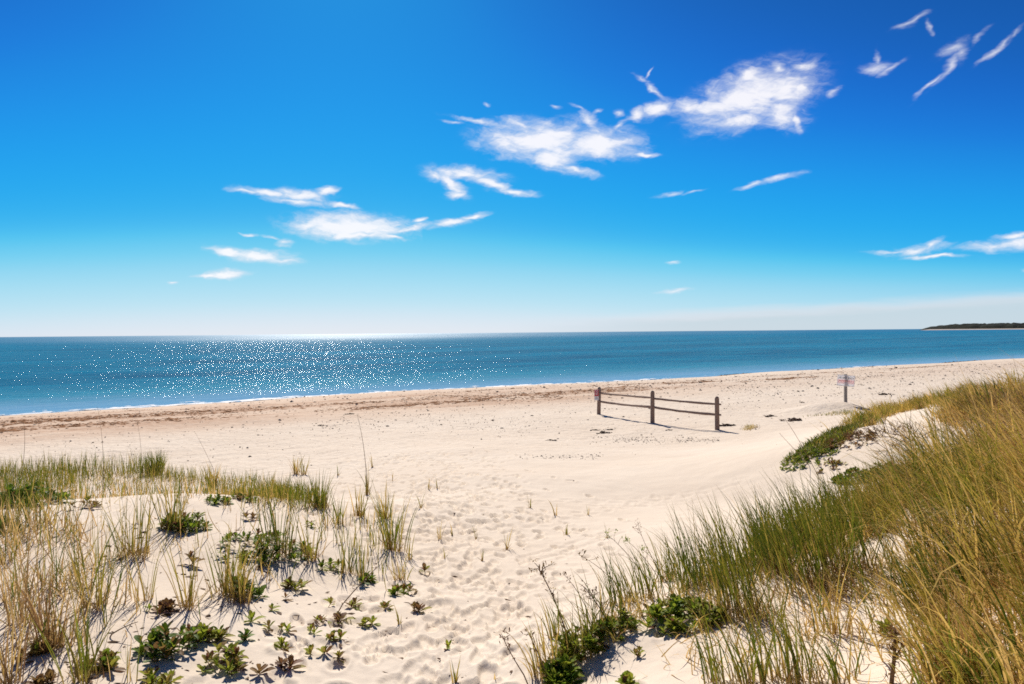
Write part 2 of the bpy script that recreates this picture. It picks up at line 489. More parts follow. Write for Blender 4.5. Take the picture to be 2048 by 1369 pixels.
# ------------------------------------------------------------------ material helpers
class NT:
    def __init__(self, name):
        self.mat = bpy.data.materials.new(name)
        self.mat.use_nodes = True
        self.t = self.mat.node_tree
        self.t.nodes.clear()
        self.out = self.t.nodes.new('ShaderNodeOutputMaterial')

    def n(self, typ, **kw):
        nd = self.t.nodes.new(typ)
        for k, v in kw.items():
            setattr(nd, k, v)
        return nd

    def put(self, sock, v):
        if isinstance(v, bpy.types.NodeSocket):
            self.t.links.new(v, sock)
        elif isinstance(v, (tuple, list)) and len(v) == 3 and sock.type == 'RGBA':
            sock.default_value = (*v, 1)
        else:
            sock.default_value = v

    def math(self, op, a, b=None, c=None, clamp=False):
        nd = self.n('ShaderNodeMath', operation=op, use_clamp=clamp)
        for i, v in enumerate((a, b, c)):
            if v is not None: self.put(nd.inputs[i], v)
        return nd.outputs[0]

    def vmath(self, op, a, b=None, scale=None):
        nd = self.n('ShaderNodeVectorMath', operation=op)
        self.put(nd.inputs[0], a)
        if b is not None: self.put(nd.inputs[1], b)
        if scale is not None: self.put(nd.inputs['Scale'], scale)
        return nd.outputs['Value'] if op in ('DOT_PRODUCT', 'LENGTH', 'DISTANCE') else nd.outputs['Vector']

    def noise(self, vec, scale, detail=4, rough=0.5, dist=0.0):
        nd = self.n('ShaderNodeTexNoise')
        self.put(nd.inputs['Vector'], vec)
        for k, v in (('Scale', scale), ('Detail', detail), ('Roughness', rough), ('Distortion', dist)):
            nd.inputs[k].default_value = v
        return nd.outputs['Fac']

    def ramp(self, fac, stops, interp='LINEAR'):
        nd = self.n('ShaderNodeValToRGB')
        nd.color_ramp.interpolation = interp
        while len(nd.color_ramp.elements) < len(stops): nd.color_ramp.elements.new(0.5)
        for e, (p, c) in zip(nd.color_ramp.elements, stops):
            e.position = p
            e.color = (*c, 1) if isinstance(c, (tuple, list)) else (c, c, c, 1)
        self.put(nd.inputs[0], fac)
        return nd.outputs[0]

    def step(self, x, a, b):
        nd = self.n('ShaderNodeMapRange', interpolation_type='SMOOTHSTEP')
        self.put(nd.inputs['Value'], x)
        self.put(nd.inputs['From Min'], a); self.put(nd.inputs['From Max'], b)
        return nd.outputs[0]

    def mix(self, f, a, b, blend='MIX'):
        nd = self.n('ShaderNodeMix', data_type='RGBA', blend_type=blend)
        self.put(nd.inputs[0], f); self.put(nd.inputs[6], a); self.put(nd.inputs[7], b)
        return nd.outputs[2]

    def bump(self, h, strength=1.0, dist=0.01, normal=None):
        nd = self.n('ShaderNodeBump')
        self.put(nd.inputs['Height'], h)
        nd.inputs['Strength'].default_value = strength
        nd.inputs['Distance'].default_value = dist
        if normal is not None: self.put(nd.inputs['Normal'], normal)
        return nd.outputs[0]

    def bsdf(self, col, rough=0.8, spec=0.3, normal=None, metal=0.0):
        nd = self.n('ShaderNodeBsdfPrincipled')
        self.put(nd.inputs['Base Color'], col)
        self.put(nd.inputs['Roughness'], rough)
        self.put(nd.inputs['Specular IOR Level'], spec)
        self.put(nd.inputs['Metallic'], metal)
        if normal is not None: self.put(nd.inputs['Normal'], normal)
        return nd

    def done(self, sh):
        self.t.links.new(sh, self.out.inputs['Surface'])
        return self.mat


def shore_coords(N):
    pos = N.n('ShaderNodeNewGeometry').outputs['Position']
    s = N.math('SUBTRACT', N.vmath('DOT_PRODUCT', pos, (SHN[0], SHN[1], 0)), float(SH0 @ SHN))
    a = N.math('SUBTRACT', N.vmath('DOT_PRODUCT', pos, (SHU[0], SHU[1], 0)), float(SH0 @ SHU))
    cmb = N.n('ShaderNodeCombineXYZ')
    N.put(cmb.inputs[0], a); N.put(cmb.inputs[1], s)
    return pos, s, a, cmb.outputs[0]


def sand_material():
    N = NT('beach_sand')
    pos, s, a, sa = shore_coords(N)
    big = N.noise(pos, 0.35, 5, 0.6)
    col = N.ramp(big, [(0.3, (0.73, 0.60, 0.46)), (0.7, (0.80, 0.68, 0.54))])
    grain = N.noise(pos, 260, 2, 0.6)
    col = N.mix(0.22, col, N.ramp(grain, [(0.35, (0.45, 0.34, 0.26)), (0.6, (0.80, 0.70, 0.60))]))
    # coarse speckled wash of the open beach (shell and weed crumbs)
    sp = N.noise(sa, 9.0, 3, 0.7)
    spm = N.math('MULTIPLY', N.step(sp, 0.55, 0.68), N.math('MULTIPLY', N.step(s, 3.0, 12.0), N.math('SUBTRACT', 1.0, N.step(s, 33.0, 42.0))))
    col = N.mix(N.math('MULTIPLY', spm, 0.62), col, (0.33, 0.23, 0.155))
    # reddish weed stain along the tide lines
    st = N.vmath('MULTIPLY', sa, (0.10, 0.62, 1.0))
    band = N.noise(st, 1.0, 6, 0.65, 0.4)
    env = N.math('MULTIPLY', N.step(s, 10.5, 14.5), N.math('SUBTRACT', 1.0, N.step(s, 21.0, 27.0)))
    left = N.math('SUBTRACT', 1.0, N.math('MULTIPLY', N.step(a, 18.0, 50.0), 0.75))
    stain = N.math('MULTIPLY', N.math('MULTIPLY', N.step(band, 0.40, 0.56), env), left)
    fine = N.noise(sa, 3.5, 5, 0.7)
    stain = N.math('MULTIPLY', stain, N.math('ADD', 0.35, N.math('MULTIPLY', N.step(fine, 0.38, 0.6), 0.65)))
    col = N.mix(N.math('MULTIPLY', stain, 0.85), col, (0.27, 0.115, 0.048))
    warm = N.math('MULTIPLY', N.math('MULTIPLY', N.step(s, 2.0, 7.0), N.math('SUBTRACT', 1.0, N.step(s, 22.0, 29.0))), N.math('MULTIPLY', left, 0.45))
    col = N.mix(warm, col, (0.60, 0.37, 0.22))
    wet = N.math('SUBTRACT', 1.0, N.step(N.math('ADD', s, N.math('MULTIPLY', N.noise(sa, 0.25, 3), 2.0)), 1.6, 4.0))
    col = N.mix(N.math('MULTIPLY', wet, 0.8), col, (0.24, 0.17, 0.11))
    lump = N.noise(pos, 5.0, 4, 0.6)
    tramp = N.noise(sa, 3.2, 3, 0.6)
    dist_amt = N.math('MULTIPLY', N.step(s, 4.0, 12.0), N.math('SUBTRACT', 1.0, N.step(s, 36.0, 44.0)))
    h = N.math('ADD', N.math('MULTIPLY', lump, 0.5), N.math('ADD', N.math('MULTIPLY', grain, 0.05), N.math('MULTIPLY', N.math('MULTIPLY', tramp, dist_amt), 3.4)))
    rough = N.math('SUBTRACT', 0.95, N.math('MULTIPLY', wet, 0.5))
    return N.done(N.bsdf(col, rough, 0.2, N.bump(h, 0.8, 0.022)).outputs[0])


def water_material():
    N = NT('sea_water')
    pos, s, a, sa = shore_coords(N)
    st = N.vmath('MULTIPLY', sa, (0.45, 1.0, 1.0))
    patch = N.noise(N.vmath('MULTIPLY', sa, (0.006, 0.03, 1.0)), 1.0, 4, 0.6)
    patch2 = N.noise(N.vmath('MULTIPLY', sa, (0.05, 0.22, 1.0)), 1.0, 4, 0.65)
    deep = N.ramp(patch, [(0.32, (0.001, 0.070, 0.165)), (0.66, (0.002, 0.185, 0.335))])
    deep = N.mix(N.math('MULTIPLY', N.step(patch2, 0.4, 0.7), 0.6), deep, (0.004, 0.26, 0.41))
    off = N.math('MULTIPLY', s, -1.0)
    shal = N.math('SUBTRACT', 1.0, N.step(off, 4.0, 38.0))
    col = N.mix(N.math('MULTIPLY', shal, 0.75), deep, (0.06, 0.29, 0.42))
    near = N.math('SUBTRACT', 1.0, N.step(N.math('ADD', off, N.math('MULTIPLY', patch2, 12.0)), 4.0, 24.0))
    col = N.mix(N.math('MULTIPLY', near, 0.8), col, (0.22, 0.40, 0.62))
    w1 = N.noise(st, 0.8, 3, 0.55, 0.3)
    w2 = N.noise(st, 3.0, 3, 0.6, 0.2)
    w3 = N.noise(sa, 11.0, 2, 0.6)
    calm = N.math('ADD', 0.2, N.math('MULTIPLY', N.step(off, 1.0, 14.0), 0.8))
    h = N.math('ADD', N.math('MULTIPLY', w1, 0.29), N.math('ADD', N.math('MULTIPLY', w2, 0.12), N.math('MULTIPLY', w3, 0.035)))
    h = N.math('MULTIPLY', h, calm)
    nrm = N.bump(h, 1.0, 1.0)
    df = N.n('ShaderNodeBsdfDiffuse')
    N.put(df.inputs['Color'], col); N.put(df.inputs['Normal'], nrm)
    gl = N.n('ShaderNodeBsdfGlossy')
    N.put(gl.inputs['Roughness'], N.math('ADD', 0.085, N.math('MULTIPLY', N.step(off, 40.0, 900.0), 0.17)))   # wind chop offshore
    N.put(gl.inputs['Normal'], nrm)
    fr = N.n('ShaderNodeFresnel')
    fr.inputs['IOR'].default_value = 1.33
    N.put(fr.inputs['Normal'], nrm)
    mx = N.n('ShaderNodeMixShader')
    N.put(mx.inputs[0], N.math('MULTIPLY', fr.outputs[0], 0.30))     # wave faces hide most of the grazing reflection
    N.t.links.new(df.outputs[0], mx.inputs[1]); N.t.links.new(gl.outputs[0], mx.inputs[2])
    return N.done(mx.outputs[0])


def plain(name, c1, c2, scale=20, rough=0.8, spec=0.2, bump=0.0, stretch=(1, 1, 1)):
    N = NT(name)
    co = N.vmath('MULTIPLY', N.n('ShaderNodeTexCoord').outputs['Object'], stretch)
    f = N.noise(co, scale, 5, 0.65)
    nrm = N.bump(f, 0.7, bump) if bump else None
    return N.done(N.bsdf(N.ramp(f, [(0.3, c1), (0.7, c2)]), rough, spec, nrm).outputs[0])


def blade_material(name, stops, base=(0.42, 0.26, 0.09), base_len=0.25, trans=0.4):
    """tone.r picks the colour of a blade, tone.g runs from root to tip."""
    N = NT(name)
    at = N.n('ShaderNodeAttribute', attribute_name='tone')
    sep = N.n('ShaderNodeSeparateColor')
    N.put(sep.inputs[0], at.outputs['Color'])
    rnd = N.n('ShaderNodeObjectInfo').outputs['Random']
    tone = N.math('ADD', sep.outputs[0], N.math('MULTIPLY', N.math('SUBTRACT', rnd, 0.5), 0.18))
    col = N.ramp(tone, stops)
    fb = N.math('SUBTRACT', 1.0, N.step(sep.outputs[1], 0.0, base_len))
    col = N.mix(N.math('MULTIPLY', fb, 0.75), col, base)
    tip = N.math('MULTIPLY', N.step(sep.outputs[1], 0.75, 1.0), 0.35)
    col = N.mix(tip, col, (0.36, 0.25, 0.09))
    p = N.bsdf(col, 0.55, 0.12)
    tr = N.n('ShaderNodeBsdfTranslucent')
    N.put(tr.inputs[0], col)
    mx = N.n('ShaderNodeMixShader')
    mx.inputs[0].default_value = trans
    N.t.links.new(p.outputs[0], mx.inputs[1]); N.t.links.new(tr.outputs[0], mx.inputs[2])
    return N.done(mx.outputs[0])


GREEN_STOPS = [(0.0, (0.055, 0.085, 0.010)), (0.3, (0.15, 0.18, 0.018)), (0.52, (0.36, 0.28, 0.04)), (0.74, (0.70, 0.47, 0.13)), (0.86, (0.66, 0.44, 0.17)), (1.0, (0.20, 0.10, 0.04))]
M_SAND = sand_material()
M_WATER = water_material()
M_GRASS = blade_material('beachgrass_blade', GREEN_STOPS)
M_STRAW = blade_material('dry_grass_blade', [(0.0, (0.27, 0.17, 0.055)), (0.5, (0.46, 0.33, 0.13)), (1.0, (0.24, 0.12, 0.05))])
M_LEAF = blade_material('shore_plant_leaf', [(0.0, (0.04, 0.095, 0.014)), (0.3, (0.16, 0.24, 0.02)), (0.55, (0.36, 0.39, 0.04)), (0.75, (0.27, 0.175, 0.05)), (1.0, (0.16, 0.07, 0.035))],
                        base=(0.14, 0.16, 0.035), base_len=0.2, trans=0.45)
M_STEM = plain('plant_stem', (0.10, 0.055, 0.03), (0.22, 0.13, 0.07), 60)
M_WOOD = plain('weathered_wood', (0.17, 0.11, 0.085), (0.38, 0.27, 0.21), 14, 0.85, 0.15, 0.006, (6, 6, 0.6))
M_GREY = plain('grey_wood', (0.26, 0.23, 0.20), (0.42, 0.38, 0.34), 14, 0.85, 0.15, 0.004, (6, 6, 0.6))
M_WEED = plain('seaweed', (0.025, 0.013, 0.007), (0.12, 0.055, 0.025), 30, 0.8, 0.2)
M_WRACK = plain('dry_seaweed', (0.20, 0.080, 0.028), (0.44, 0.21, 0.085), 30, 0.9, 0.1)
M_PEB = plain('pebble', (0.10, 0.075, 0.055), (0.42, 0.34, 0.28), 9, 0.8, 0.2)
M_FOAM = plain('sea_foam', (0.72, 0.72, 0.72), (0.85, 0.85, 0.85), 6, 0.7, 0.2)
M_WHITE = plain('sign_white', (0.80, 0.78, 0.77), (0.86, 0.84, 0.83), 5, 0.6, 0.3)
M_RED = plain('sign_red', (0.55, 0.045, 0.06), (0.62, 0.06, 0.08), 5, 0.6, 0.3)
M_PINK = plain('sign_pale_red', (0.84, 0.62, 0.61), (0.88, 0.67, 0.66), 5, 0.6, 0.3)
M_BLACK = plain('sign_black', (0.03, 0.025, 0.03), (0.05, 0.045, 0.05), 5, 0.6, 0.3)


def panel_material(z0, z1):
    """Thin white plastic board with a pale red band between two heights."""
    N = NT('sign_board')
    co = N.n('ShaderNodeTexCoord').outputs['Object']
    sp = N.n('ShaderNodeSeparateXYZ'); N.put(sp.inputs[0], co)
    z = N.math('ADD', sp.outputs[2], N.math('MULTIPLY', sp.outputs[0], 0.09))
    f = N.math('MULTIPLY', N.math('GREATER_THAN', z, z0), N.math('LESS_THAN', z, z1))
    f = N.math('MULTIPLY', f, N.math('ADD', 0.75, N.math('MULTIPLY', N.noise(co, 9.0, 3), 0.4)), clamp=True)
    col = N.mix(f, (0.88, 0.86, 0.86), (0.87, 0.70, 0.69))
    tr = N.n('ShaderNodeBsdfTranslucent'); N.put(tr.inputs[0], col)
    mx = N.n('ShaderNodeMixShader'); mx.inputs[0].default_value = 0.52
    N.t.links.new(N.bsdf(col, 0.5, 0.3).outputs[0], mx.inputs[1]); N.t.links.new(tr.outputs[0], mx.inputs[2])
    return N.done(mx.outputs[0])


M_SCRUB = plain('headland_scrub', (0.012, 0.016, 0.012), (0.035, 0.036, 0.022), 0.05, 0.95, 0.05)
M_FARSAND = plain('headland_sand', (0.5, 0.43, 0.36), (0.62, 0.54, 0.46), 0.05, 0.9, 0.1)


# ------------------------------------------------------------------ the beach
def footprints():
    """Footprints worn into the path: (x, y, angle, length, width, depth)."""
    P = []
    way = hit([880, 850, 900, 940, 930, 905, 880, 860], [1369, 1290, 1230, 1160, 1090, 1020, 960, 925])
    rng = np.random.default_rng(11)
    seg = np.linalg.norm(np.diff(way[:, :2], axis=0), axis=1)
    cum = np.r_[0, np.cumsum(seg)]
    for i in range(1050):
        u = rng.uniform(-1.2, cum[-1] + 2)
        c = np.array([np.interp(u, cum, way[:, 0]), np.interp(u, cum, way[:, 1])])
        if u > cum[-1]:
            c = c + (u - cum[-1]) * np.array([-0.2, 1])
        if u < 0:
            c = c + u * np.array([0, 1])
        w = 0.85 + 0.07 * max(u, 0)
        c = c + np.array([rng.normal(0, w * 0.62), 0])
        P.append((c[0], c[1], rng.normal(0.05, 0.45) + (math.pi if rng.random() < 0.4 else 0), rng.uniform(0.19, 0.28), rng.uniform(0.085, 0.115), rng.uniform(0.010, 0.026) * (1.5 if c[1] > 8.5 else 1.0)))
    # tracks over the open beach
    for (ax, ay), (bx, by), n in (((1010, 1060), (1330, 990), 22), ((960, 1000), (1500, 955), 30), ((1180, 1010), (1420, 1000), 14), ((700, 960), (820, 880), 16),
                                  ((1050, 1120), (1250, 1060), 18), ((880, 920), (930, 850), 18), ((900, 940), (1180, 880), 22)):
        q = hit([ax, bx], [ay, by])[:, :2]
        d = q[1] - q[0]
        an = math.atan2(-d[0], d[1])
        for k in range(n):
            c = q[0] + d * (k + rng.uniform(-.2, .2)) / n + np.array([-d[1], d[0]]) / np.linalg.norm(d) * ((k % 2) - .5) * .22
            P.append((c[0], c[1], an + rng.normal(0, .2), 0.27, 0.11, rng.uniform(0.007, 0.014)))
    return P


def build_sand():
    a = np.concatenate([np.linspace(-180, -62, 60, endpoint=False), np.linspace(-62, -40, 50, endpoint=False), np.linspace(-40, 40, 820, endpoint=False),
                        np.linspace(40, 62, 60, endpoint=False), np.linspace(62, 180, 60, endpoint=False)])
    a = np.radians(a)
    r = np.concatenate([[0.3, 0.9, 1.6, 2.2], 2.7 * 1.0060 ** np.arange(0, 720), 205 * 1.12 ** np.arange(0, 18)])
    A, Rr = np.meshgrid(a, r)
    X, Y = np.sin(A) * Rr, np.cos(A) * Rr
    x, y = X.ravel(), Y.ravel()
    z = gz(x, y)
    # footprints
    sel = np.where((y > 2.5) & (y < 30) & (np.abs(x) < 14))[0]
    xs, ys = x[sel], y[sel]
    dz = np.zeros(len(sel))
    for (px, py, an, L, W, D) in footprints():
        k = np.where((np.abs(xs - px) < 0.45) & (np.abs(ys - py) < 0.45))[0]
        if not len(k): continue
        dx, dy = xs[k] - px, ys[k] - py
        u = (dx * -math.sin(an) + dy * math.cos(an)) / (L / 2)
        v = (dx * math.cos(an) + dy * math.sin(an)) / (W / 2) * (1 + 0.22 * u)
        q = np.sqrt(u * u + v * v)
        pit = -D * (1 - sstep(0.72, 1.08, q))
        rim = 0.38 * D * np.exp(-((q - 1.28) / 0.2) ** 2)
        cur = dz[k]
        dz[k] = np.where(q < 1.1, np.minimum(cur * 0.35, 0) + pit + np.maximum(cur, 0) * 0.3, cur + rim * (cur > -0.01))
    z[sel] += np.clip(dz, -0.04, 0.02)
    # trodden roughness in the path, wind ripple on the smooth flat
    pw = np.exp(-((x + 0.35) / 1.9) ** 2) * (1 - sstep(14, 22, y)) * sstep(1, 3, y)
    z += pw * 0.011 * fbm(N3, x * 6.5, y * 6.5, 3)
    s = inland(x, y)
    op = sstep(7, 13, s) * (1 - sstep(35, 43, s)) * (1 - sstep(70, 140, Rr.ravel()))
    z += op * 0.022 * fbm(N1, x * 2.7 + 9, y * 2.7, 3)
    z = np.where(Rr.ravel() > 300, np.minimum(z, np.where(s < 0, -6, 4)), z)
    nr, na = len(r), len(a)
    i, j = np.meshgrid(np.arange(nr - 1), np.arange(na), indexing='ij')
    i, j = i.ravel(), j.ravel()
    j2 = (j + 1) % na
    Q = np.c_[i * na + j, i * na + j2, (i + 1) * na + j2, (i + 1) * na + j][:, ::-1]
    V = np.c_[x, y, z]
    V = np.vstack([V, [0, 0, float(gz(0., 0.))]])
    T = np.c_[np.arange(na), (np.arange(na) + 1) % na, np.full(na, len(V) - 1)]
    o = mesh_obj('beach', V, [Q, T], M_SAND)
    tag(o, 'pale sandy beach with dunes and a trodden path', kind='structure')


build_sand()


def build_water():
    a = np.radians(np.concatenate([np.linspace(-100, -45, 40, endpoint=False), np.linspace(-45, 45, 420, endpoint=False), np.linspace(45, 100, 40)]))
    r = np.concatenate([18 * 1.008 ** np.arange(0, 330), 250 * 1.09 ** np.arange(0, 56)])
    A, Rr = np.meshgrid(a, r)
    x, y = (np.sin(A) * Rr).ravel(), (np.cos(A) * Rr).ravel()
    s, t = inland(x, y), along(x, y)
    off = -s
    ph = off + 0.9 * N1(t * 0.06, off * 0.05)
    z = 0.055 * np.exp(-((ph - 3.0) / 0.7) ** 2) * (0.6 + 0.5 * N2(t * 0.12, 0 * t)) + 0.05 * np.exp(-((ph - 9) / 1.3) ** 2) * (0.6 + 0.6 * N3(t * 0.08, 0 * t))
    z += 0.03 * fbm(N2, t * 0.12, off * 0.45, 3) * sstep(3, 20, off) * (1 - sstep(150, 300, Rr.ravel()))
    nr, na = len(r), len(a)
    i, j = np.meshgrid(np.arange(nr - 1), np.arange(na - 1), indexing='ij')
    i, j = i.ravel(), j.ravel()
    Q = np.c_[i * na + j, (i + 1) * na + j, (i + 1) * na + j + 1, i * na + j + 1][:, ::-1]
    keep = s[i * na + j] < 6
    o = mesh_obj('sea', np.c_[x, y, z], [Q[keep]], M_WATER)
    tag(o, 'teal blue sea', kind='structure')


build_water()


def build_foam():
    """Thin broken line of foam where the water meets the sand."""
    t = np.arange(-30, 150, 0.13)
    w = np.arange(-2.6, 1.0, 0.09)
    T, W = np.meshgrid(t, w, indexing='ij')
    # the waterline: smallest s with ground above the water
    so = np.arange(-8, 8, 0.1)
    TT, SS = np.meshgrid(t, so, indexing='ij')
    XX = SH0[0] + TT * SHU[0] + SS * SHN[0]; YY = SH0[1] + TT * SHU[1] + SS * SHN[1]
    G = gz(XX, YY)
    s0 = so[np.argmax(G > 0.02, axis=1)]
    S = s0[:, None] + W
    x = SH0[0] + T * SHU[0] + S * SHN[0]; y = SH0[1] + T * SHU[1] + S * SHN[1]
    n = fbm(N1, T * 1.3, W * 2.6, 3)
    big = N2(T * 0.13, 0 * T)
    z = np.maximum(gz(x, y), 0.0) + 0.06 + 0.03 * np.clip(n, 0, 1)
    dens = 1 - 0.85 * sstep(46, 62, T) * (1 - np.exp(-((T - 92) / 6) ** 2))
    m = (n + 0.9 * np.exp(-((W + 0.6 + 0.5 * big) / 0.95) ** 2) * dens) > 0.62 + 0.25 * (1 - dens)
    nt, nw = T.shape
    i, j = np.where(m[:-1, :-1])
    Q = np.c_[i * nw + j, (i + 1) * nw + j, (i + 1) * nw + j + 1, i * nw + j + 1]
    o = mesh_obj('sea_foam', np.c_[x.ravel(), y.ravel(), z.ravel()], [Q], M_FOAM)
    tag(o, 'thin broken white foam line along the waterline', kind='stuff')


build_foam()


def build_headland():
    D = 2600.0
    xs = np.linspace(1400, 4200, 420)
    d = rays(1838, 657)[0]
    x0 = d[0] / d[1] * D
    dep = np.linspace(0, 1, 14)
    V = []
    for x in xs + x0 - 1400:
        u = x - x0
        top = 15 * (1 - math.exp(-u / 55)) + 5.5 * (1 - math.exp(-u / 260))
        for k in dep:
            zz = top * math.sin(min(1, k * 2.2) * math.pi / 2) if k < 0.999 else 0
            nx = float(fbm(N1, np.array(x * 0.035), np.array(k * 9.0), 4))
            yy = D + k * 500 + u * 0.15
            V.append((x * yy / D, yy, -0.3 + 3.4 * (u > 4) * min(1, u / 40) * min(1.0, k * 14) + zz * (1 + 0.42 * nx) * (k > 0.1)))
    V = np.array(V)
    n = len(dep)
    i, j = np.meshgrid(np.arange(len(xs) - 1), np.arange(n - 1), indexing='ij')
    i, j = i.ravel(), j.ravel()
    Q = np.c_[i * n + j, (i + 1) * n + j, (i + 1) * n + j + 1, i * n + j + 1]
    o = mesh_obj('headland', V, [Q], [M_FARSAND, M_SCRUB], smooth=False, midx=(j > 0).astype(int))
    tag(o, 'low dark wooded headland on the far shore', kind='structure')


build_headland()


# ------------------------------------------------------------------ fence and signs
def rot_z(a):
    c, s = math.cos(a), math.sin(a)
    return np.array([[c, -s, 0], [s, c, 0], [0, 0, 1.0]])


def build_fence():
    B = hit([1197.5, 1305, 1434.5], [829.5, 846, 860.5])
    root = empty('split_rail_fence', B[1])
    tag(root, 'weathered split rail fence of three posts standing on the open beach', 'fence')
    O = B[1]
    Hs = []
    rng = np.random.default_rng(3)
    for k, (b, py) in enumerate(zip(B, (774, 781.5, 793))):
        depth = b[1]
        base = (829.5, 846, 860.5)[k]
        h = (base - py) / FPX * float((b - EYE) @ fwd)
        Hs.append(h)
        p = b - O
        lean = rng.normal(0, 0.012, 2)
        zz = np.array([-0.35, 0.0, h * 0.3, h * 0.6, h - 0.09, h - 0.045, h - 0.015, h])
        rr = np.array([.082, .082, .080, .078, .077, .066, .043, .012])
        pts = np.c_[p[0] + lean[0] * zz, p[1] + lean[1] * zz, p[2] + zz]
        MB().tube(pts, rr, 12).build('post', M_WOOD, root)
    ext = 0.16
    for i, (f0a, f0b, f1a, f1b) in enumerate(((0.775, 0.775, 0.475, 0.49), (0.755, 0.765, 0.485, 0.46))):
        for fa, fb, sag, r in ((f0a, f0b, 0.012, 0.038), (f1a, f1b, 0.03, 0.045)):
            a = B[i] - O + np.array([0, 0, Hs[i] * fa]); b = B[i + 1] - O + np.array([0, 0, Hs[i + 1] * fb])
            d = (b - a) / np.linalg.norm(b - a)
            b2 = b + d * (ext if i == 1 else 0.05)
            a2 = a - d * 0.05
            u = np.linspace(0, 1, 15)
            pts = a2 + u[:, None] * (b2 - a2)
            pts[:, 2] -= sag * 4 * u * (1 - u)
            pts += rng.normal(0, 0.003, pts.shape)
            rad = r * (1 + 0.08 * np.sin(u * 9 + i) + rng.normal(0, 0.05, 15))
            rad[0] *= 0.7; rad[-1] *= 0.75
            MB().tube(pts, rad, 7).build('rail', M_WOOD, root, smooth=False)
    # small red and white notice on the far post
    b = B[0]
    k = float((b - EYE) @ fwd) / FPX
    h = Hs[0]
    ang = R(12)
    n = empty('notice_sign', (b[0] - 0.10, b[1] - 0.115, b[2]), ang)
    tag(n, 'small red and white notice fixed to the farthest fence post', 'sign')
    w = 9.0 * k
    zt, zm, zb = h - 5 * k, h - 18.5 * k, h - 26.5 * k
    MB().box((0, 0.004, (zt + zb) / 2), (w, 0.008, zt - zb)).build('backing_board', M_WHITE, n, False)
    MB().box((0, -0.003, (zt + zm) / 2), (w * 0.94, 0.005, zt - zm - 0.012)).build('red_panel', M_RED, n, False)
    L = MB()
    for q in range(4):
        L.box((rng.normal(0, .004), -0.0065, zt - 0.045 - q * 0.055), (w * (0.66, .5, .7, .58)[q], 0.002, 0.02))
    L.build('lettering', M_WHITE, n, False)
    L = MB()
    for q in range(2):
        L.box((0, -0.0015, zm - 0.05 - q * 0.045), (w * (0.6, .5)[q], 0.003, 0.014))
    L.build('small_print', M_GREY, n, False)


build_fence()

# 5 x 7 letters for the beach sign
GLYPH = {
    'P': '11110 10001 10001 11110 10000 10000 10000', 'R': '11110 10001 10001 11110 10100 10010 10001', 'I': '01110 00100 00100 00100 00100 00100 01110',
    'V': '10001 10001 10001 10001 10001 01010 00100', 'A': '01110 10001 10001 11111 10001 10001 10001', 'T': '11111 00100 00100 00100 00100 00100 00100',
    'E': '11111 10000 10000 11110 10000 10000 11111', 'B': '11110 10001 10001 11110 10001 10001 11110', 'C': '01111 10000 10000 10000 10000 10000 01111',
    'H': '10001 10001 10001 11111 10001 10001 10001', 'S': '01111 10000 10000 01110 00001 00001 11110', 'D': '11110 10001 10001 10001 10001 10001 11110',
    'O': '01110 10001 10001 10001 10001 10001 01110', 'N': '10001 11001 10101 10101 10011 10001 10001', 'L': '10000 10000 10000 10000 10000 10000 11111',
    'Y': '10001 10001 01010 00100 00100 00100 00100', 'G': '01111 10000 10000 10111 10001 10001 01110', 'U': '10001 10001 10001 10001 10001 10001 01110',
}


def letters(mb, text, cx, z, width, height, y):
    """Block letters as thin raised bars on the XZ plane."""
    n = len(text) * 6 - 1
    cw, ch = width / n, height / 7
    for i, c in enumerate(text):
        if c not in GLYPH: continue
        for r, row in enumerate(GLYPH[c].split()):
            q = 0
            while q < 5:
                if row[q] == '1':
                    e = q
                    while e < 4 and row[e + 1] == '1': e += 1
                    x0 = cx - width / 2 + (i * 6 + q) * cw
                    mb.box((x0 + (e - q + 1) * cw / 2, y, z + height / 2 - (r + .5) * ch), ((e - q + 1) * cw, 0.003, ch * 1.0))
                    q = e
                q += 1


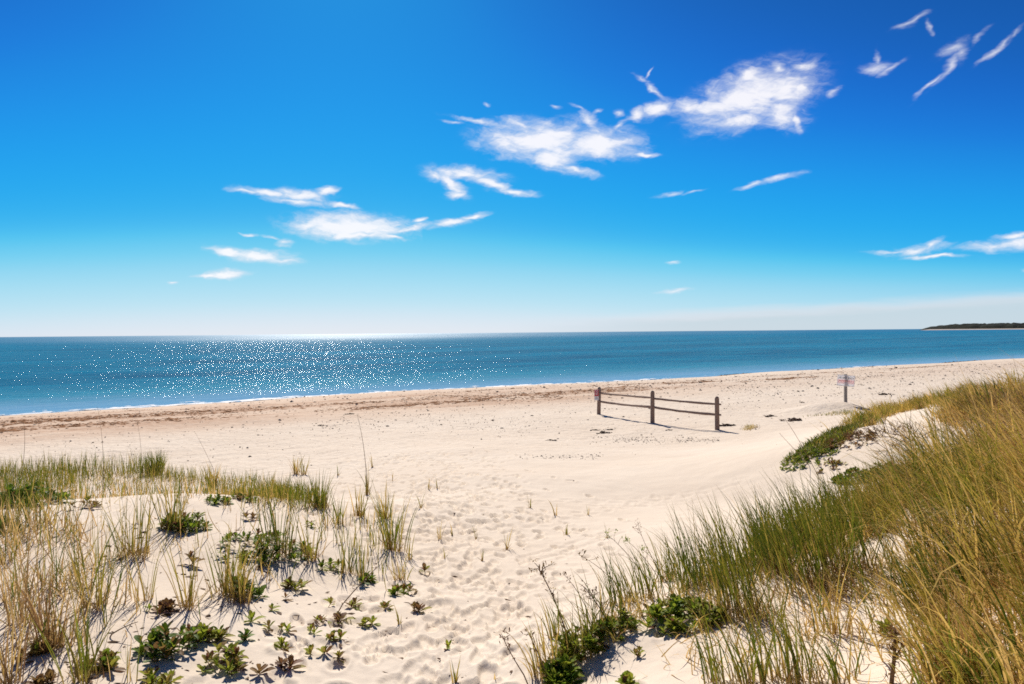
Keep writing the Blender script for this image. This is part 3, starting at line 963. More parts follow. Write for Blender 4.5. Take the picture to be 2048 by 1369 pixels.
def build_sign():
    b = np.array([SIGN_XY[0], SIGN_XY[1], 0.0]); b[2] = gz(b[0], b[1])
    k = float((b - EYE) @ fwd) / FPX
    root = empty('beach_sign', b, R(-8))
    tag(root, 'white sign with black heading and pale red lower half on a grey post', 'sign')
    w, hh = 31.5 * k, 20.5 * k
    base_py = 820
    zb = (base_py - 787) * k
    MB().box((0, 0.06, zb * 0.5 + 0.10), (0.115, 0.10, zb + 0.75)).build('post', M_GREY, root, False)
    tilt = R(5.2)
    Ry = np.array([[math.cos(tilt), 0, math.sin(tilt)], [0, 1, 0], [-math.sin(tilt), 0, math.cos(tilt)]])
    c = np.array([0, 0, zb + hh / 2])

    def place(mb):
        mb.V = [(v @ Ry.T) + c for v in mb.V]
        return mb
    place(MB().box((0, -0.005, 0), (w, 0.02, hh))).build('panel', panel_material(zb + hh * .20, zb + hh * .58), root, False)
    L = MB(); letters(L, 'PRIVATE BEACH', 0, hh * 0.24, w * 0.88, hh * 0.20, -0.0165)
    place(L).build('heading', M_BLACK, root, False)
    L = MB(); letters(L, 'RESIDENTS', -w * .2, -hh * 0.04, w * 0.42, hh * 0.09, -0.0165); letters(L, 'ONLY', w * .22, -hh * 0.04, w * 0.3, hh * 0.09, -0.0165)
    place(L).build('middle_lettering', M_RED, root, False)
    L = MB(); letters(L, 'AND', -w * .3, -hh * 0.24, w * 0.2, hh * 0.10, -0.0165); letters(L, 'GUESTS', w * .1, -hh * 0.24, w * 0.5, hh * 0.10, -0.0165)
    place(L).build('bottom_lettering', M_WHITE, root, False)
    F = MB()
    F.box((0, -0.004, hh / 2 + .008), (w + .03, .03, .016)); F.box((0, -0.004, -hh / 2 - .008), (w + .03, .03, .016))
    F.box((-w / 2 - .008, -0.004, 0), (.016, .028, hh)); F.box((w / 2 + .008, -0.004, 0), (.016, .028, hh))
    place(F).build('frame', M_WHITE, root, False)


build_sign()

# ------------------------------------------------------------------ things washed up on the sand
OCT = np.array([(1, 0, 0), (-1, 0, 0), (0, 1, 0), (0, -1, 0), (0, 0, 1), (0, 0, -1)], float)
OCT_T = np.array([(0, 2, 4), (2, 1, 4), (1, 3, 4), (3, 0, 4), (2, 0, 5), (1, 2, 5), (3, 1, 5), (0, 3, 5)])


def lumps(P, size, rng, flat=0.5):
    """Small angular lumps at the points P."""
    n = len(P)
    d = OCT[None] * rng.uniform(0.6, 1.3, (n, 6, 1)) * size[:, None, None] + rng.normal(0, 0.12, (n, 6, 3)) * size[:, None, None]
    an = rng.uniform(0, 6.28, n)
    x = d[..., 0] * np.cos(an)[:, None] - d[..., 1] * np.sin(an)[:, None]
    y = (d[..., 0] * np.sin(an)[:, None] + d[..., 1] * np.cos(an)[:, None]) * rng.uniform(.6, 1, n)[:, None]
    V = np.stack([x, y, d[..., 2] * flat], -1) + P[:, None]
    T = (OCT_T[None] + (np.arange(n) * 6)[:, None, None]).reshape(-1, 3)
    return V.reshape(-1, 3), T


def shore_pt(t, s):
    return SH0[0] + t * SHU[0] + s * SHN[0], SH0[1] + t * SHU[1] + s * SHN[1]


def build_debris():
    rng = np.random.default_rng(21)
    # pebbles, shells and weed crumbs over the open beach, thickest from the fence to the tide line
    n = 26000
    t = rng.uniform(-25, 130, n); s = np.clip(rng.normal(24, 8, n), 5, 45)
    x, y = shore_pt(t, s)
    ok = (fbm(N2, x * .35, y * .35, 3) + rng.normal(0, .35, n) > -0.05) & (y > 14) & (np.hypot(x, y) < 95)
    x, y = x[ok], y[ok]
    size = rng.lognormal(math.log(0.018), 0.5, len(x)) * np.clip(np.hypot(x, y) / 30, .6, 1.6)
    V, T = lumps(np.c_[x, y, gz(x, y) + size * .2], size, rng, .5)
    tag(mesh_obj('beach_pebbles', V, [T], M_PEB, smooth=False), 'pebbles, shells and weed crumbs strewn over the beach', kind='stuff')
    # speckled lines of gravel below the fence
    P = []
    for (x0, y0, x1, y1, c, th) in ((1040, 914, 1210, 913, 130, 6.0), (1225, 880, 1440, 880, 420, 6), (1180, 868, 1300, 884, 120, 8), (640, 850, 1100, 845, 500, 22), (1480, 858, 1520, 852, 60, 3)):
        q = hit(rng.uniform(x0, x1, c), np.linspace(y0, y1, c)[rng.permutation(c)] + rng.normal(0, th / 2, c))
        P.append(q)
    P = np.vstack(P)
    V, T = lumps(P, rng.lognormal(math.log(.017), .4, len(P)), rng, .6)
    tag(mesh_obj('gravel', V, [T], M_PEB, smooth=False), 'fine dark gravel in lines on the sand', kind='stuff')
    # the wrack lines: flakes of brown weed
    P = []
    for s0, amp, c, lo, hi, sp in ((14.6, 1.3, 11000, -12, 130, .4), (18.6, 1.6, 13000, -16, 62, .8), (21.0, 1.2, 9000, -16, 36, 1.0), (16.5, 1.2, 9000, -16, 44, 1.2), (12.0, .8, 1500, -10, 40, .3)):
        t = rng.uniform(lo, hi, c)
        den = N3(t * .11 + s0, t * 0 + s0) + 0.5 * N2(t * .5, t * 0 + s0)
        keep = rng.random(c) < sstep(-.5, .6, den)
        t = t[keep]
        s = s0 + amp * N1(t * .07, t * 0 + s0) + rng.normal(0, sp, len(t)) * (0.5 + sstep(0, 1, N2(t * .2, t * 0)))
        x, y = shore_pt(t, s)
        P.append(np.c_[x, y, gz(x, y)])
    P = np.vstack(P)
    size = rng.lognormal(math.log(.055), .5, len(P))
    V, T = lumps(P, size, rng, .22)
    tag(mesh_obj('seaweed_wrack', V, [T], M_WRACK, smooth=False), 'brown seaweed strewn in wavy lines along the beach', kind='stuff')
    # dark weed at the edge of the water on the far right of the beach
    t = rng.uniform(62, 150, 5000)
    s = 0.9 + .7 * N1(t * .15, t * 0) + rng.normal(0, .35, len(t))
    x, y = shore_pt(t, s)
    V, T = lumps(np.c_[x, y, np.maximum(gz(x, y), 0)], rng.lognormal(math.log(.09), .4, len(t)), rng, .4)
    tag(mesh_obj('waterline_seaweed', V, [T], M_WEED, smooth=False), 'dark seaweed lying along the waterline', kind='stuff')
    # single dark clumps
    SPOTS = [(1103, 882, .10, 'small dark seaweed clump alone on the sand below the far fence post'),
             (1206, 867, .16, 'dark seaweed clump lying just below the far fence post'),
             (1219, 860.5, .10, 'little seaweed scrap just right of the clump below the far fence post'),
             (1338, 861.5, .09, 'small dark seaweed scrap on the sand below the middle of the fence'),
             (1452, 852.5, .22, 'flat brown seaweed clump beside the nearest fence post'),
             (1588, 842, .26, 'dark seaweed strand lying between the fence and the sign mound'),
             (1541, 834, .18, 'dark seaweed clump on the sand between the fence and the sign'),
             (1771, 789.5, .22, 'dark seaweed clump on the sand to the right of the beach sign'),
             (1604, 806, .09, 'tiny seaweed scrap left of the beach sign, behind its mound'),
             (1190, 861.5, .10, 'thin seaweed scrap left of the far fence post foot'),
             (700, 829, .12, 'dark seaweed scrap behind the tall pale stalk'),
             (642, 852, .10, 'dark weed bit on the beach left of the tall pale stalk')]
    for px, py, sz, lab in SPOTS:
        b = hit(px, py)[0]
        k = 26
        off = rng.normal(0, 1, (k, 3)) * np.array([sz * .8, sz * .4, 0])
        P = off.copy(); P[:, 2] = .012 + .3 * sz * np.exp(-(off[:, 0] / sz) ** 2) * rng.random(k)
        V, T = lumps(P, rng.uniform(.25, .5, k) * sz, rng, .35)
        o = mesh_obj('seaweed_clump', V, [T], M_WEED, smooth=False)
        o.location = b
        tag(o, lab, 'seaweed', 'dark seaweed clumps on the beach')


build_debris()


def build_litter():
    """Dead leaf bits and twig ends lying on the hummock and along the path."""
    rng = np.random.default_rng(77)
    q = hit(rng.uniform(0, 1150, 900), rng.uniform(985, 1369, 900))
    keep = rng.random(900) < np.where(q[:, 0] < -1.2, .8, .25)
    q = q[keep]
    size = rng.lognormal(math.log(.009), .5, len(q))
    V, T = lumps(q + np.array([0, 0, .002]), size, rng, .35)
    c = np.repeat(q, 6, 0)
    an = np.repeat(rng.uniform(0, 6.28, len(q)), 6)
    st = np.repeat(rng.uniform(1, 3.2, len(q)), 6)
    d = V - c
    along_ = d[:, 0] * np.cos(an) + d[:, 1] * np.sin(an)
    V = V + np.c_[np.cos(an) * along_ * (st - 1), np.sin(an) * along_ * (st - 1), 0 * an]
    tag(mesh_obj('plant_litter', V, [T], M_STEM, smooth=False), 'brown leaf bits and twig ends scattered on the sand', kind='stuff')


build_litter()


# ------------------------------------------------------------------ grass blades
def blades(P, L, az, th0, th1, W, tone, k=4, rng=RNG, rootdark=None):
    """Ribbons bending from th0 to th1 (angle from upright) towards az."""
    n = len(P)
    dirv = np.c_[np.cos(az), np.sin(az), np.zeros(n)]
    perp = np.c_[-np.sin(az), np.cos(az), np.zeros(n)]
    fi = rng.uniform(-1.2, 1.2, n)
    wv = np.cos(fi)[:, None] * perp + np.sin(fi)[:, None] * dirv
    V = np.zeros((n, k + 1, 2, 3)); A = np.zeros((n, k + 1, 2, 4))
    p = P.copy()
    for i in range(k + 1):
        u = i / k
        wd = 1.4 * W * (1 - 0.25 * u if u < .5 else (1 - u) * 1.65 + .05)
        wd = np.maximum(wd, W * .06)
        V[:, i, 0] = p - wv * wd[:, None] / 2
        V[:, i, 1] = p + wv * wd[:, None] / 2
        A[:, i, :, 0] = tone[:, None]; A[:, i, :, 1] = u; A[:, i, :, 3] = 1
        th = th0 + (th1 - th0) * (u + .5 / k) ** 1.3
        p = p + (L / k)[:, None] * (np.sin(th)[:, None] * dirv + np.cos(th)[:, None] * np.array([0, 0, 1.0]))
    b = np.arange(n)[:, None] * (2 * (k + 1)) + 2 * np.arange(k)[None]
    Q = np.stack([b, b + 1, b + 3, b + 2], -1).reshape(-1, 4)
    return V.reshape(-1, 3), Q, A.reshape(-1, 4)


def in_poly(x, y, poly):
    c = np.zeros(len(x), bool)
    j = len(poly) - 1
    for i in range(len(poly)):
        xi, yi, xj, yj = poly[i][0], poly[i][1], poly[j][0], poly[j][1]
        c ^= ((yi > y) != (yj > y)) & (x < (xj - xi) * (y - yi) / (yj - yi + 1e-12) + xi)
        j = i
    return c


def poly_pts(poly, n, rng, clump=0.0, scale=1.0):
    """n points in a ground polygon given by photo pixels of its corners (or ('w', x, y))."""
    P = []
    for q in poly:
        P.append((q[1], q[2]) if q[0] == 'w' else tuple(hit(q[0], q[1])[0][:2]))
    P = np.array(P)
    lo, hi = P.min(0), P.max(0)
    out = []
    tot = 0
    while tot < n:
        q = rng.uniform(lo, hi, (n * 2, 2))
        k = in_poly(q[:, 0], q[:, 1], P)
        if clump:
            v = fbm(N3, q[:, 0] * scale, q[:, 1] * scale, 3)
            k &= rng.random(len(q)) < sstep(-clump - .25, clump + .25, v - 0.05 + rng.normal(0, .06, len(q)))
        q = q[k]
        out.append(q); tot += len(q)
        if len(q) == 0: break
    q = np.vstack(out)[:n]
    return np.c_[q, gz(q[:, 0], q[:, 1]) - 0.01]


class Field:
    def __init__(self):
        self.V, self.Q, self.A, self.n = [], [], [], 0

    def add(self, V, Q, A):
        self.V.append(V); self.Q.append(Q + self.n); self.A.append(A); self.n += len(V)

    def obj(self, name, mat, label):
        o = mesh_obj(name, np.vstack(self.V), [np.vstack(self.Q)], mat, attr=np.vstack(self.A))
        tag(o, label, kind='stuff')
        return o


def tones(rng, n, mu, sd):
    return np.clip(rng.normal(mu, sd, n), 0.02, 0.98)


def build_left_grass():
    rng = np.random.default_rng(31)
    F = Field()

    def sow(poly, n, L, mu, sd, th0=.10, th1=.55, W=(.0035, .0065), az=None, clump=0.0, scale=1.0):
        P = poly_pts(poly, n, rng, clump, scale)
        n = len(P)
        a = rng.uniform(0, 6.28, n) if az is None else rng.normal(az, .9, n)
        l = L * rng.uniform(.55, 1.25, n)
        dist = np.hypot(P[:, 0], P[:, 1])
        F.add(*blades(P, l, a, np.abs(rng.normal(0, th0, n)), np.abs(rng.normal(th1 * .6, th1 * .5, n)),
                      rng.uniform(*W, n) * np.clip(dist / 7, 1, 1.6), tones(rng, n, mu, sd), rng=rng))
    # the band along the crest
    crest = [(0, 985), (0, 945), (150, 940), (300, 945), (430, 955), (560, 970), (640, 1002), (660, 1022), (560, 1022), (470, 1000), (400, 975), (300, 982), (150, 985)]
    sow(crest, 2100, .32, .42, .19, .16, .6, clump=.5, scale=1.6)
    sow(crest, 1500, .15, .70, .15, .5, 1.1)
    sow([(0, 965), (0, 935), (170, 930), (330, 930), (330, 960)], 800, .45, .40, .17, .15, .5, clump=.6, scale=1.5)
    sow([(450, 985), (640, 1008), (655, 1028), (580, 1026)], 600, .30, .40, .15, .25, .8)
    # sparse blades over the sandy hummock
    hum = [(0, 1369), (0, 1000), (250, 990), (450, 990), (640, 1020), (700, 1045), (640, 1130), (560, 1200), (420, 1230), (330, 1300), (300, 1369)]
    sow(hum, 520, .34, .38, .22, .16, .6, clump=.15, scale=2.0)
    sow(hum, 260, .30, .97, .04, .2, .7, clump=.15, scale=2.0)
    sow(hum, 500, .17, .78, .16, .5, 1.2, clump=.15, scale=2.0)
    low = [(0, 1369), (0, 1040), (130, 1040), (230, 1140), (300, 1260), (260, 1369)]
    sow(low, 130, .42, .36, .24, .25, .7, clump=.15, scale=2.4)
    sow(low, 170, .42, .97, .04, .3, .8, clump=.15, scale=2.4)
    sow(low, 200, .24, .55, .3, .7, 1.4, clump=.15, scale=2.4)
    sow(low, 260, .22, .97, .04, .9, 1.6, clump=.15, scale=2.4)
    sow([(640, 1030), (790, 1050), (830, 1120), (800, 1190), (700, 1190), (640, 1110)], 130, .28, .46, .17, .15, .6, clump=.2, scale=2.2)
    sow([(0, 1090), (0, 960), (90, 960), (110, 1040)], 420, .46, .33, .17, .3, .9)
    # litter lying flat
    sow(hum, 600, .20, .82, .16, 1.2, 1.65, (.003, .005))
    # the same hummock goes on past the edge of the view
    cx_ = [(-4, 985), (-4, 940), ('w', -12, 11), ('w', -12, 8.8)]
    sow(cx_, 1800, .34, .42, .19, .16, .6, clump=.5, scale=1.6)
    sow(cx_, 1300, .15, .70, .15, .5, 1.1)
    lx_ = [(-4, 1369), (-4, 1000), ('w', -11.5, 8.6), ('w', -9, 3)]
    sow(lx_, 900, .40, .42, .24, .2, .7, clump=.2, scale=2.0)
    sow(lx_, 500, .36, .97, .04, .3, .8, clump=.2, scale=2.0)
    sow(lx_, 900, .20, .75, .2, .7, 1.5, clump=.2, scale=2.0)
    F.obj('beachgrass', M_GRASS, 'thin green and straw beachgrass sprouting from the sandy hummock on the path side')


build_left_grass()


def build_right_grass():
    rng = np.random.default_rng(41)
    F = Field()

    def sow(poly, n, L, mu, sd, lean=.25, bend=.9, W=(.0035, .0065), az=(2.6, .7), clump=0.0, scale=1.0, k=5):
        P = poly_pts(poly, n, rng, clump, scale)
        n = len(P)
        a = rng.normal(az[0], az[1], n)
        l = L * rng.uniform(.5, 1.25, n) * np.clip(np.hypot(P[:, 0], P[:, 1]) / 5, .55, 1)
        patch = fbm(N2, P[:, 0] * .9, P[:, 1] * .9, 3)
        dist = np.hypot(P[:, 0], P[:, 1])
        F.add(*blades(P, l, a, np.abs(rng.normal(lean * .6, lean * .5, n)), np.abs(rng.normal(bend, bend * .4, n)),
                      rng.uniform(*W, n) * np.clip(dist / 6, 1, 2.0), np.clip(tones(rng, n, mu, sd) + .22 * patch, .02, .98), k=k, rng=rng))
    def clumps(poly, ncl, per, L, mu, sd, lean=.35, bend=1.1, az=(2.7, .6), rad=.16, W=(.0042, .0085)):
        """Blades gathered in bunches that differ in height, colour and lean."""
        C = poly_pts(poly, ncl, rng)
        n = ncl * per
        id_ = np.repeat(np.arange(ncl), per)
        sz = np.clip(rng.lognormal(0, .28, ncl), .5, 1.4) * np.clip(np.hypot(C[:, 0], C[:, 1]) / 5, .55, 1)
        off = rng.normal(0, rad, (n, 2)) * sz[id_][:, None] * rng.random((n, 1)) ** .5
        xy = C[id_, :2] + off
        P = np.c_[xy, gz(xy[:, 0], xy[:, 1]) - .01]
        caz = rng.normal(az[0], az[1], ncl)
        a = caz[id_] + rng.normal(0, .45, n)
        l = L * sz[id_] * rng.uniform(.55, 1.15, n)
        cm = rng.normal(mu, sd, ncl) + .15 * fbm(N2, C[:, 0] * .8, C[:, 1] * .8, 3)
        dist = np.hypot(xy[:, 0], xy[:, 1])
        r = np.hypot(off[:, 0], off[:, 1])
        th0 = np.abs(rng.normal(lean * .5, lean * .4, n)) + .5 * r
        F.add(*blades(P, l, a, th0, th0 + np.abs(rng.normal(bend * .75, bend * .4, n)), rng.uniform(*W, n) * np.clip(dist / 6, 1, 2.0),
                      np.clip(cm[id_] + rng.normal(0, .07, n), .02, .98), k=5, rng=rng))
    main = [(1850, 1369), (1825, 1230), (1815, 1120), (1820, 1040), (1850, 985), (1910, 930), (2048, 880), ('w', 9.5, 9.5), ('w', 9, 4), ('w', 4.5, 1.2), ('w', 1.6, 1.9)]
    clumps(main, 210, 38, .74, .56, .24, .4, 1.3, (2.8, .55), .17)
    far = main[:-2] + [('w', 4.5, 3.2), ('w', 2.6, 3.4)]
    clumps(far, 60, 30, .92, .76, .07, .45, 1.5, (2.95, .35), .15)
    sow(main, 2200, .56, .74, .13, .55, 1.5, az=(2.85, .6))
    sow(main, 5000, .30, .90, .10, .6, 1.4, az=(2.6, 2.0))
    side = [(1850, 1369), (1825, 1230), (1815, 1120), (1860, 1060), (2048, 1060), ('w', 4.6, 3.6), ('w', 4.2, 1.6), ('w', 1.6, 1.9)]
    clumps(side, 75, 34, .60, .56, .25, .5, 1.3, (2.7, .8), .13)
    sow(side, 4200, .32, .94, .07, .7, 1.5, az=(2.6, 2.2))
    corner = [(1868, 1369), (1890, 1230), (2048, 1150), ('w', 3.7, 3.3), ('w', 3.3, 1.8), ('w', 1.5, 1.8)]
    clumps(corner, 62, 34, .42, .62, .2, .4, 1.2, (2.6, 1.0), .11)
    sow(corner, 4200, .30, .95, .06, .7, 1.5, az=(2.6, 2.2))
    edge = [(1770, 1100), (1850, 1010), (1900, 960), (1860, 960), (1790, 1010), (1750, 1050)]
    clumps(edge, 30, 34, .52, .5, .18, .5, 1.4, (2.9, .5), .14)
    back = [(1800, 985), (1860, 935), (1960, 880), ('w', 9.6, 12.5), ('w', 14, 13), ('w', 13, 9), ('w', 9, 8), (1960, 930), (1870, 975)]
    clumps(back, 200, 40, .42, .66, .23, .45, 1.3, (2.7, .7), .22)
    sow(back, 6000, .24, .84, .13, .5, 1.3)
    ridge = [(1690, 853), (1760, 826), (1850, 803), (1940, 790), ('w', 10.8, 17.5), ('w', 15, 18), ('w', 14, 14), ('w', 10.6, 15.0), (1900, 812), (1800, 826), (1720, 858)]
    clumps(ridge, 190, 40, .42, .62, .18, .4, 1.1, (2.4, 1.0), .2)
    sow(ridge, 6000, .20, .78, .15, .5, 1.3, az=(2.4, 1.4))
    top = [(1885, 850), (1925, 806), (2048, 790), ('w', 14, 14.5), ('w', 14, 12), ('w', 10.5, 12.2), (1990, 868)]
    clumps(top, 170, 44, .44, .70, .25, .5, 1.3, (2.6, .9), .2)
    sow(top, 4500, .22, .88, .12, .6, 1.4, az=(2.6, 1.5))
    # crest beside the path
    crest = [(1120, 1345), (1250, 1275), (1440, 1205), (1600, 1140), (1790, 1060), (1790, 1020), (1600, 1085), (1440, 1150), (1260, 1215), (1130, 1310)]
    sow(crest, 1100, .40, .36, .18, .3, .9, clump=.3, scale=2.2, az=(2.4, 1.0))
    sow(crest, 1500, .20, .76, .14, .6, 1.3, az=(2.3, 1.8), clump=.4, scale=2.0)
    mid = [(1540, 1125), (1690, 1055), (1800, 1010), (1800, 975), (1700, 995), (1600, 1040), (1510, 1090)]
    sow(mid, 650, .46, .34, .18, .3, .9, clump=.4, scale=1.8, az=(2.4, .9))
    sow(mid, 600, .22, .75, .14, .6, 1.4, az=(2.4, 1.8))
    # near slope: sparse blades and flat litter
    near = [(1250, 1369), (1330, 1290), (1500, 1210), (1700, 1120), (1800, 1100), (1830, 1369)]
    sow(near, 110, .40, .42, .2, .25, .8, az=(2.4, .8), clump=.2, scale=2.6)
    sow(near, 330, .22, .78, .14, .8, 1.5, az=(2.4, 2.0), clump=.2, scale=2.6)
    sow(near, 260, .25, .85, .1, 1.3, 1.65, az=(2.4, 2.5))
    # thin fringe on the far mound and round the sign
    sow([(1600, 925), (1640, 885), (1720, 850), (1750, 850), (1700, 875), (1650, 915)], 1000, .13, .42, .17, .4, 1.0, az=(2.2, 2))
    sow([(1568, 926), (1600, 900), (1660, 868), (1725, 846), (1745, 850), (1690, 884), (1640, 915), (1600, 930)], 3200, .15, .26, .16, .4, 1.2, az=(2.2, 2))
    sow([(1600, 836), (1680, 820), (1712, 822), (1710, 830), (1640, 832)], 380, .10, .35, .15, .3, .9, az=(2.2, 2))
    sow([(1715, 838), (1745, 828), (1770, 838), (1740, 846)], 300, .16, .6, .15, .3, .9, az=(2.2, 2))
    sow([(1480, 861), (1496, 852), (1520, 855), (1500, 862)], 110, .14, .6, .15, .3, .9, az=(2.2, 2))
    F.obj('dune_beachgrass', M_GRASS, 'dense straw and green beachgrass covering the taller dune')


build_right_grass()


# ------------------------------------------------------------------ single tufts and plants
def leaf_ribbons(P, L, az, th0, th1, W, tone, rng, k=4):
    """Small obovate leaves; like blades() but wide towards the tip and cupped."""
    n = len(P)
    dirv = np.c_[np.cos(az), np.sin(az), np.zeros(n)]
    perp = np.c_[-np.sin(az), np.cos(az), np.zeros(n)]
    prof = np.interp(np.linspace(0, 1, k + 1), [0, .25, .6, .85, 1], [.22, .55, 1.0, .8, .12])
    V = np.zeros((n, k + 1, 3, 3)); A = np.zeros((n, k + 1, 3, 4))
    p = P.copy()
    for i in range(k + 1):
        u = i / k
        th = th0 + (th1 - th0) * u
        up = -np.cos(th)[:, None] * dirv + np.sin(th)[:, None] * np.array([0, 0, 1.0])
        wd = (W * prof[i] / 2)[:, None]
        V[:, i, 0] = p - perp * wd + up * wd * .35
        V[:, i, 1] = p
        V[:, i, 2] = p + perp * wd + up * wd * .35
        A[:, i, :, 0] = tone[:, None]; A[:, i, :, 1] = .2 + .55 * u; A[:, i, :, 3] = 1
        p = p + (L / k)[:, None] * (np.sin(th)[:, None] * dirv + np.cos(th)[:, None] * np.array([0, 0, 1.0]))
    b = np.arange(n)[:, None] * (3 * (k + 1)) + 3 * np.arange(k)[None]
    Q = np.concatenate([np.stack([b, b + 1, b + 4, b + 3], -1).reshape(-1, 4), np.stack([b + 1, b + 2, b + 5, b + 4], -1).reshape(-1, 4)])
    return V.reshape(-1, 3), Q, A.reshape(-1, 4)


def px_size(b):
    return float((b - EYE) @ fwd / FPX)


_seed = [100]


def tuft(px, py, hpx, n, label, mu=.38, dry=.5, lean=None, spread=1.0, group='beachgrass tufts'):
    """One clump of beachgrass: upright blades and dead straw round its foot."""
    _seed[0] += 1
    rng = np.random.default_rng(_seed[0])
    b = hit(px, py)[0]
    k = px_size(b)
    h = hpx * k
    t = empty('grass_tuft', b)
    tag(t, label, 'grass tuft', group)
    r = (.035 + .0016 * n) * spread * min(1.0, h / .35)
    off = rng.normal(0, r * .5, (n, 2))
    P = np.c_[off, gz(b[0] + off[:, 0], b[1] + off[:, 1]) - b[2] - .01]
    az = np.arctan2(off[:, 1], off[:, 0]) + rng.normal(0, .8, n)
    th0 = np.abs(rng.normal(.09, .07, n)) + .25 * np.hypot(off[:, 0], off[:, 1]) / (r + .01) * spread * .5
    th1 = th0 + np.abs(rng.normal(.25, .22, n))
    if lean is not None:
        az = np.where(rng.random(n) < .75, rng.normal(lean[0], .5, n), az)
        th1 = th1 + np.abs(rng.normal(lean[1], .15, n))
    L = h * rng.uniform(.55, 1.2, n)
    W = rng.uniform(.004, .008, n) * np.clip(np.linalg.norm(b - EYE) / 7, 1, 1.8)
    V, Q, A = blades(P, L, az, th0, th1, W, tones(rng, n, mu, .14), 5, rng)
    mesh_obj('green_blades', V, [Q], M_GRASS, t, attr=A)
    m = int(n * dry) + 4
    off = rng.normal(0, r * .6, (m, 2))
    P = np.c_[off, gz(b[0] + off[:, 0], b[1] + off[:, 1]) - b[2] - .005]
    az = rng.uniform(0, 6.28, m)
    V, Q, A = blades(P, h * rng.uniform(.2, .6, m), az, np.abs(rng.normal(.5, .35, m)), np.abs(rng.normal(1.25, .35, m)), W[:1].repeat(m) * .8, tones(rng, m, .5, .25), 4, rng)
    mesh_obj('dry_blades', V, [Q], M_STRAW, t, attr=A)
    return t


def plant(px, py, wpx, label, hpx=None, n=1, mu=.3, sd=.14, leaf=.062, name='leafy_plant', cat='plant', group='leafy shore plants', leaves=8, up=.7, brown=.15):
    """Rosettes of fleshy leaves on short woody stems."""
    _seed[0] += 1
    rng = np.random.default_rng(_seed[0])
    b = hit(px, py)[0]
    k = px_size(b)
    w = wpx * k
    h = (hpx or wpx * .6) * k * .5
    t = empty(name, b)
    tag(t, label, cat, group)
    S = MB()
    Vs, Qs, As, c0 = [], [], [], 0
    for i in range(n):
        a = rng.uniform(0, 6.28)
        rr = math.sqrt(rng.random()) * max(w / 2 - leaf * .5, .01) if n > 1 else 0.0
        c = np.array([rr * math.cos(a), rr * math.sin(a) * 1.05, 0])
        lf = leaf * rng.uniform(.8, 1.5)
        dome = max(0.25, 1 - (rr / (w / 2 + .01)) ** 2) * (0.55 + 0.9 * abs(math.sin(a * 1.5 + _seed[0])))
        gl = float(gz(b[0] + c[0], b[1] + c[1])) - b[2]
        top = np.array([c[0] + rng.normal(0, .01), c[1] + rng.normal(0, .01), gl + max(.008, (h - leaf * .75) * dome * rng.uniform(.25, 1.0))])
        foot = np.array([c[0] * .7, c[1] * .7, float(gz(b[0] + c[0] * .7, b[1] + c[1] * .7)) - b[2] - .02])
        midp = (top + foot) / 2 + rng.normal(0, .008, 3)
        S.tube([foot, midp, top], [.0035, .003, .002], 5)
        if n > 1:                               # buried runner
            S.tube([(0, 0, -.03), foot * .5 + np.array([0, 0, -.03]), foot], [.004, .0035, .0035], 5)
        m = int(leaves * rng.uniform(.75, 1.3))
        az = np.arange(m) * 2.4 + rng.normal(0, .3, m)
        lev = np.linspace(0, 1, m)
        th = (1.45 - lev * (1.45 - up * rng.uniform(.1, .9))) + rng.normal(0, .22, m)
        az = az + rng.normal(0, .3)
        L = lf * (1.05 - .4 * lev) * rng.uniform(.8, 1.2, m)
        P = np.tile(top, (m, 1)); P[:, 2] += (lev - .5) * leaf * .35
        tn = tones(rng, m, mu, sd * .7) + rng.normal(0, sd * .5)
        tn = np.where(rng.random(m) < brown, rng.uniform(.75, 1.0, m), tn)
        V, Q, A = leaf_ribbons(P, L, az, th, th + rng.normal(.25, .2, m), L * rng.uniform(.40, .60, m), np.clip(tn, .02, .98), rng)
        Vs.append(V); Qs.append(Q + c0); As.append(A); c0 += len(V)
    S.build('stem', M_STEM, t)
    mesh_obj('foliage', np.vstack(Vs), [np.vstack(Qs)], M_LEAF, t, attr=np.vstack(As))
    return t


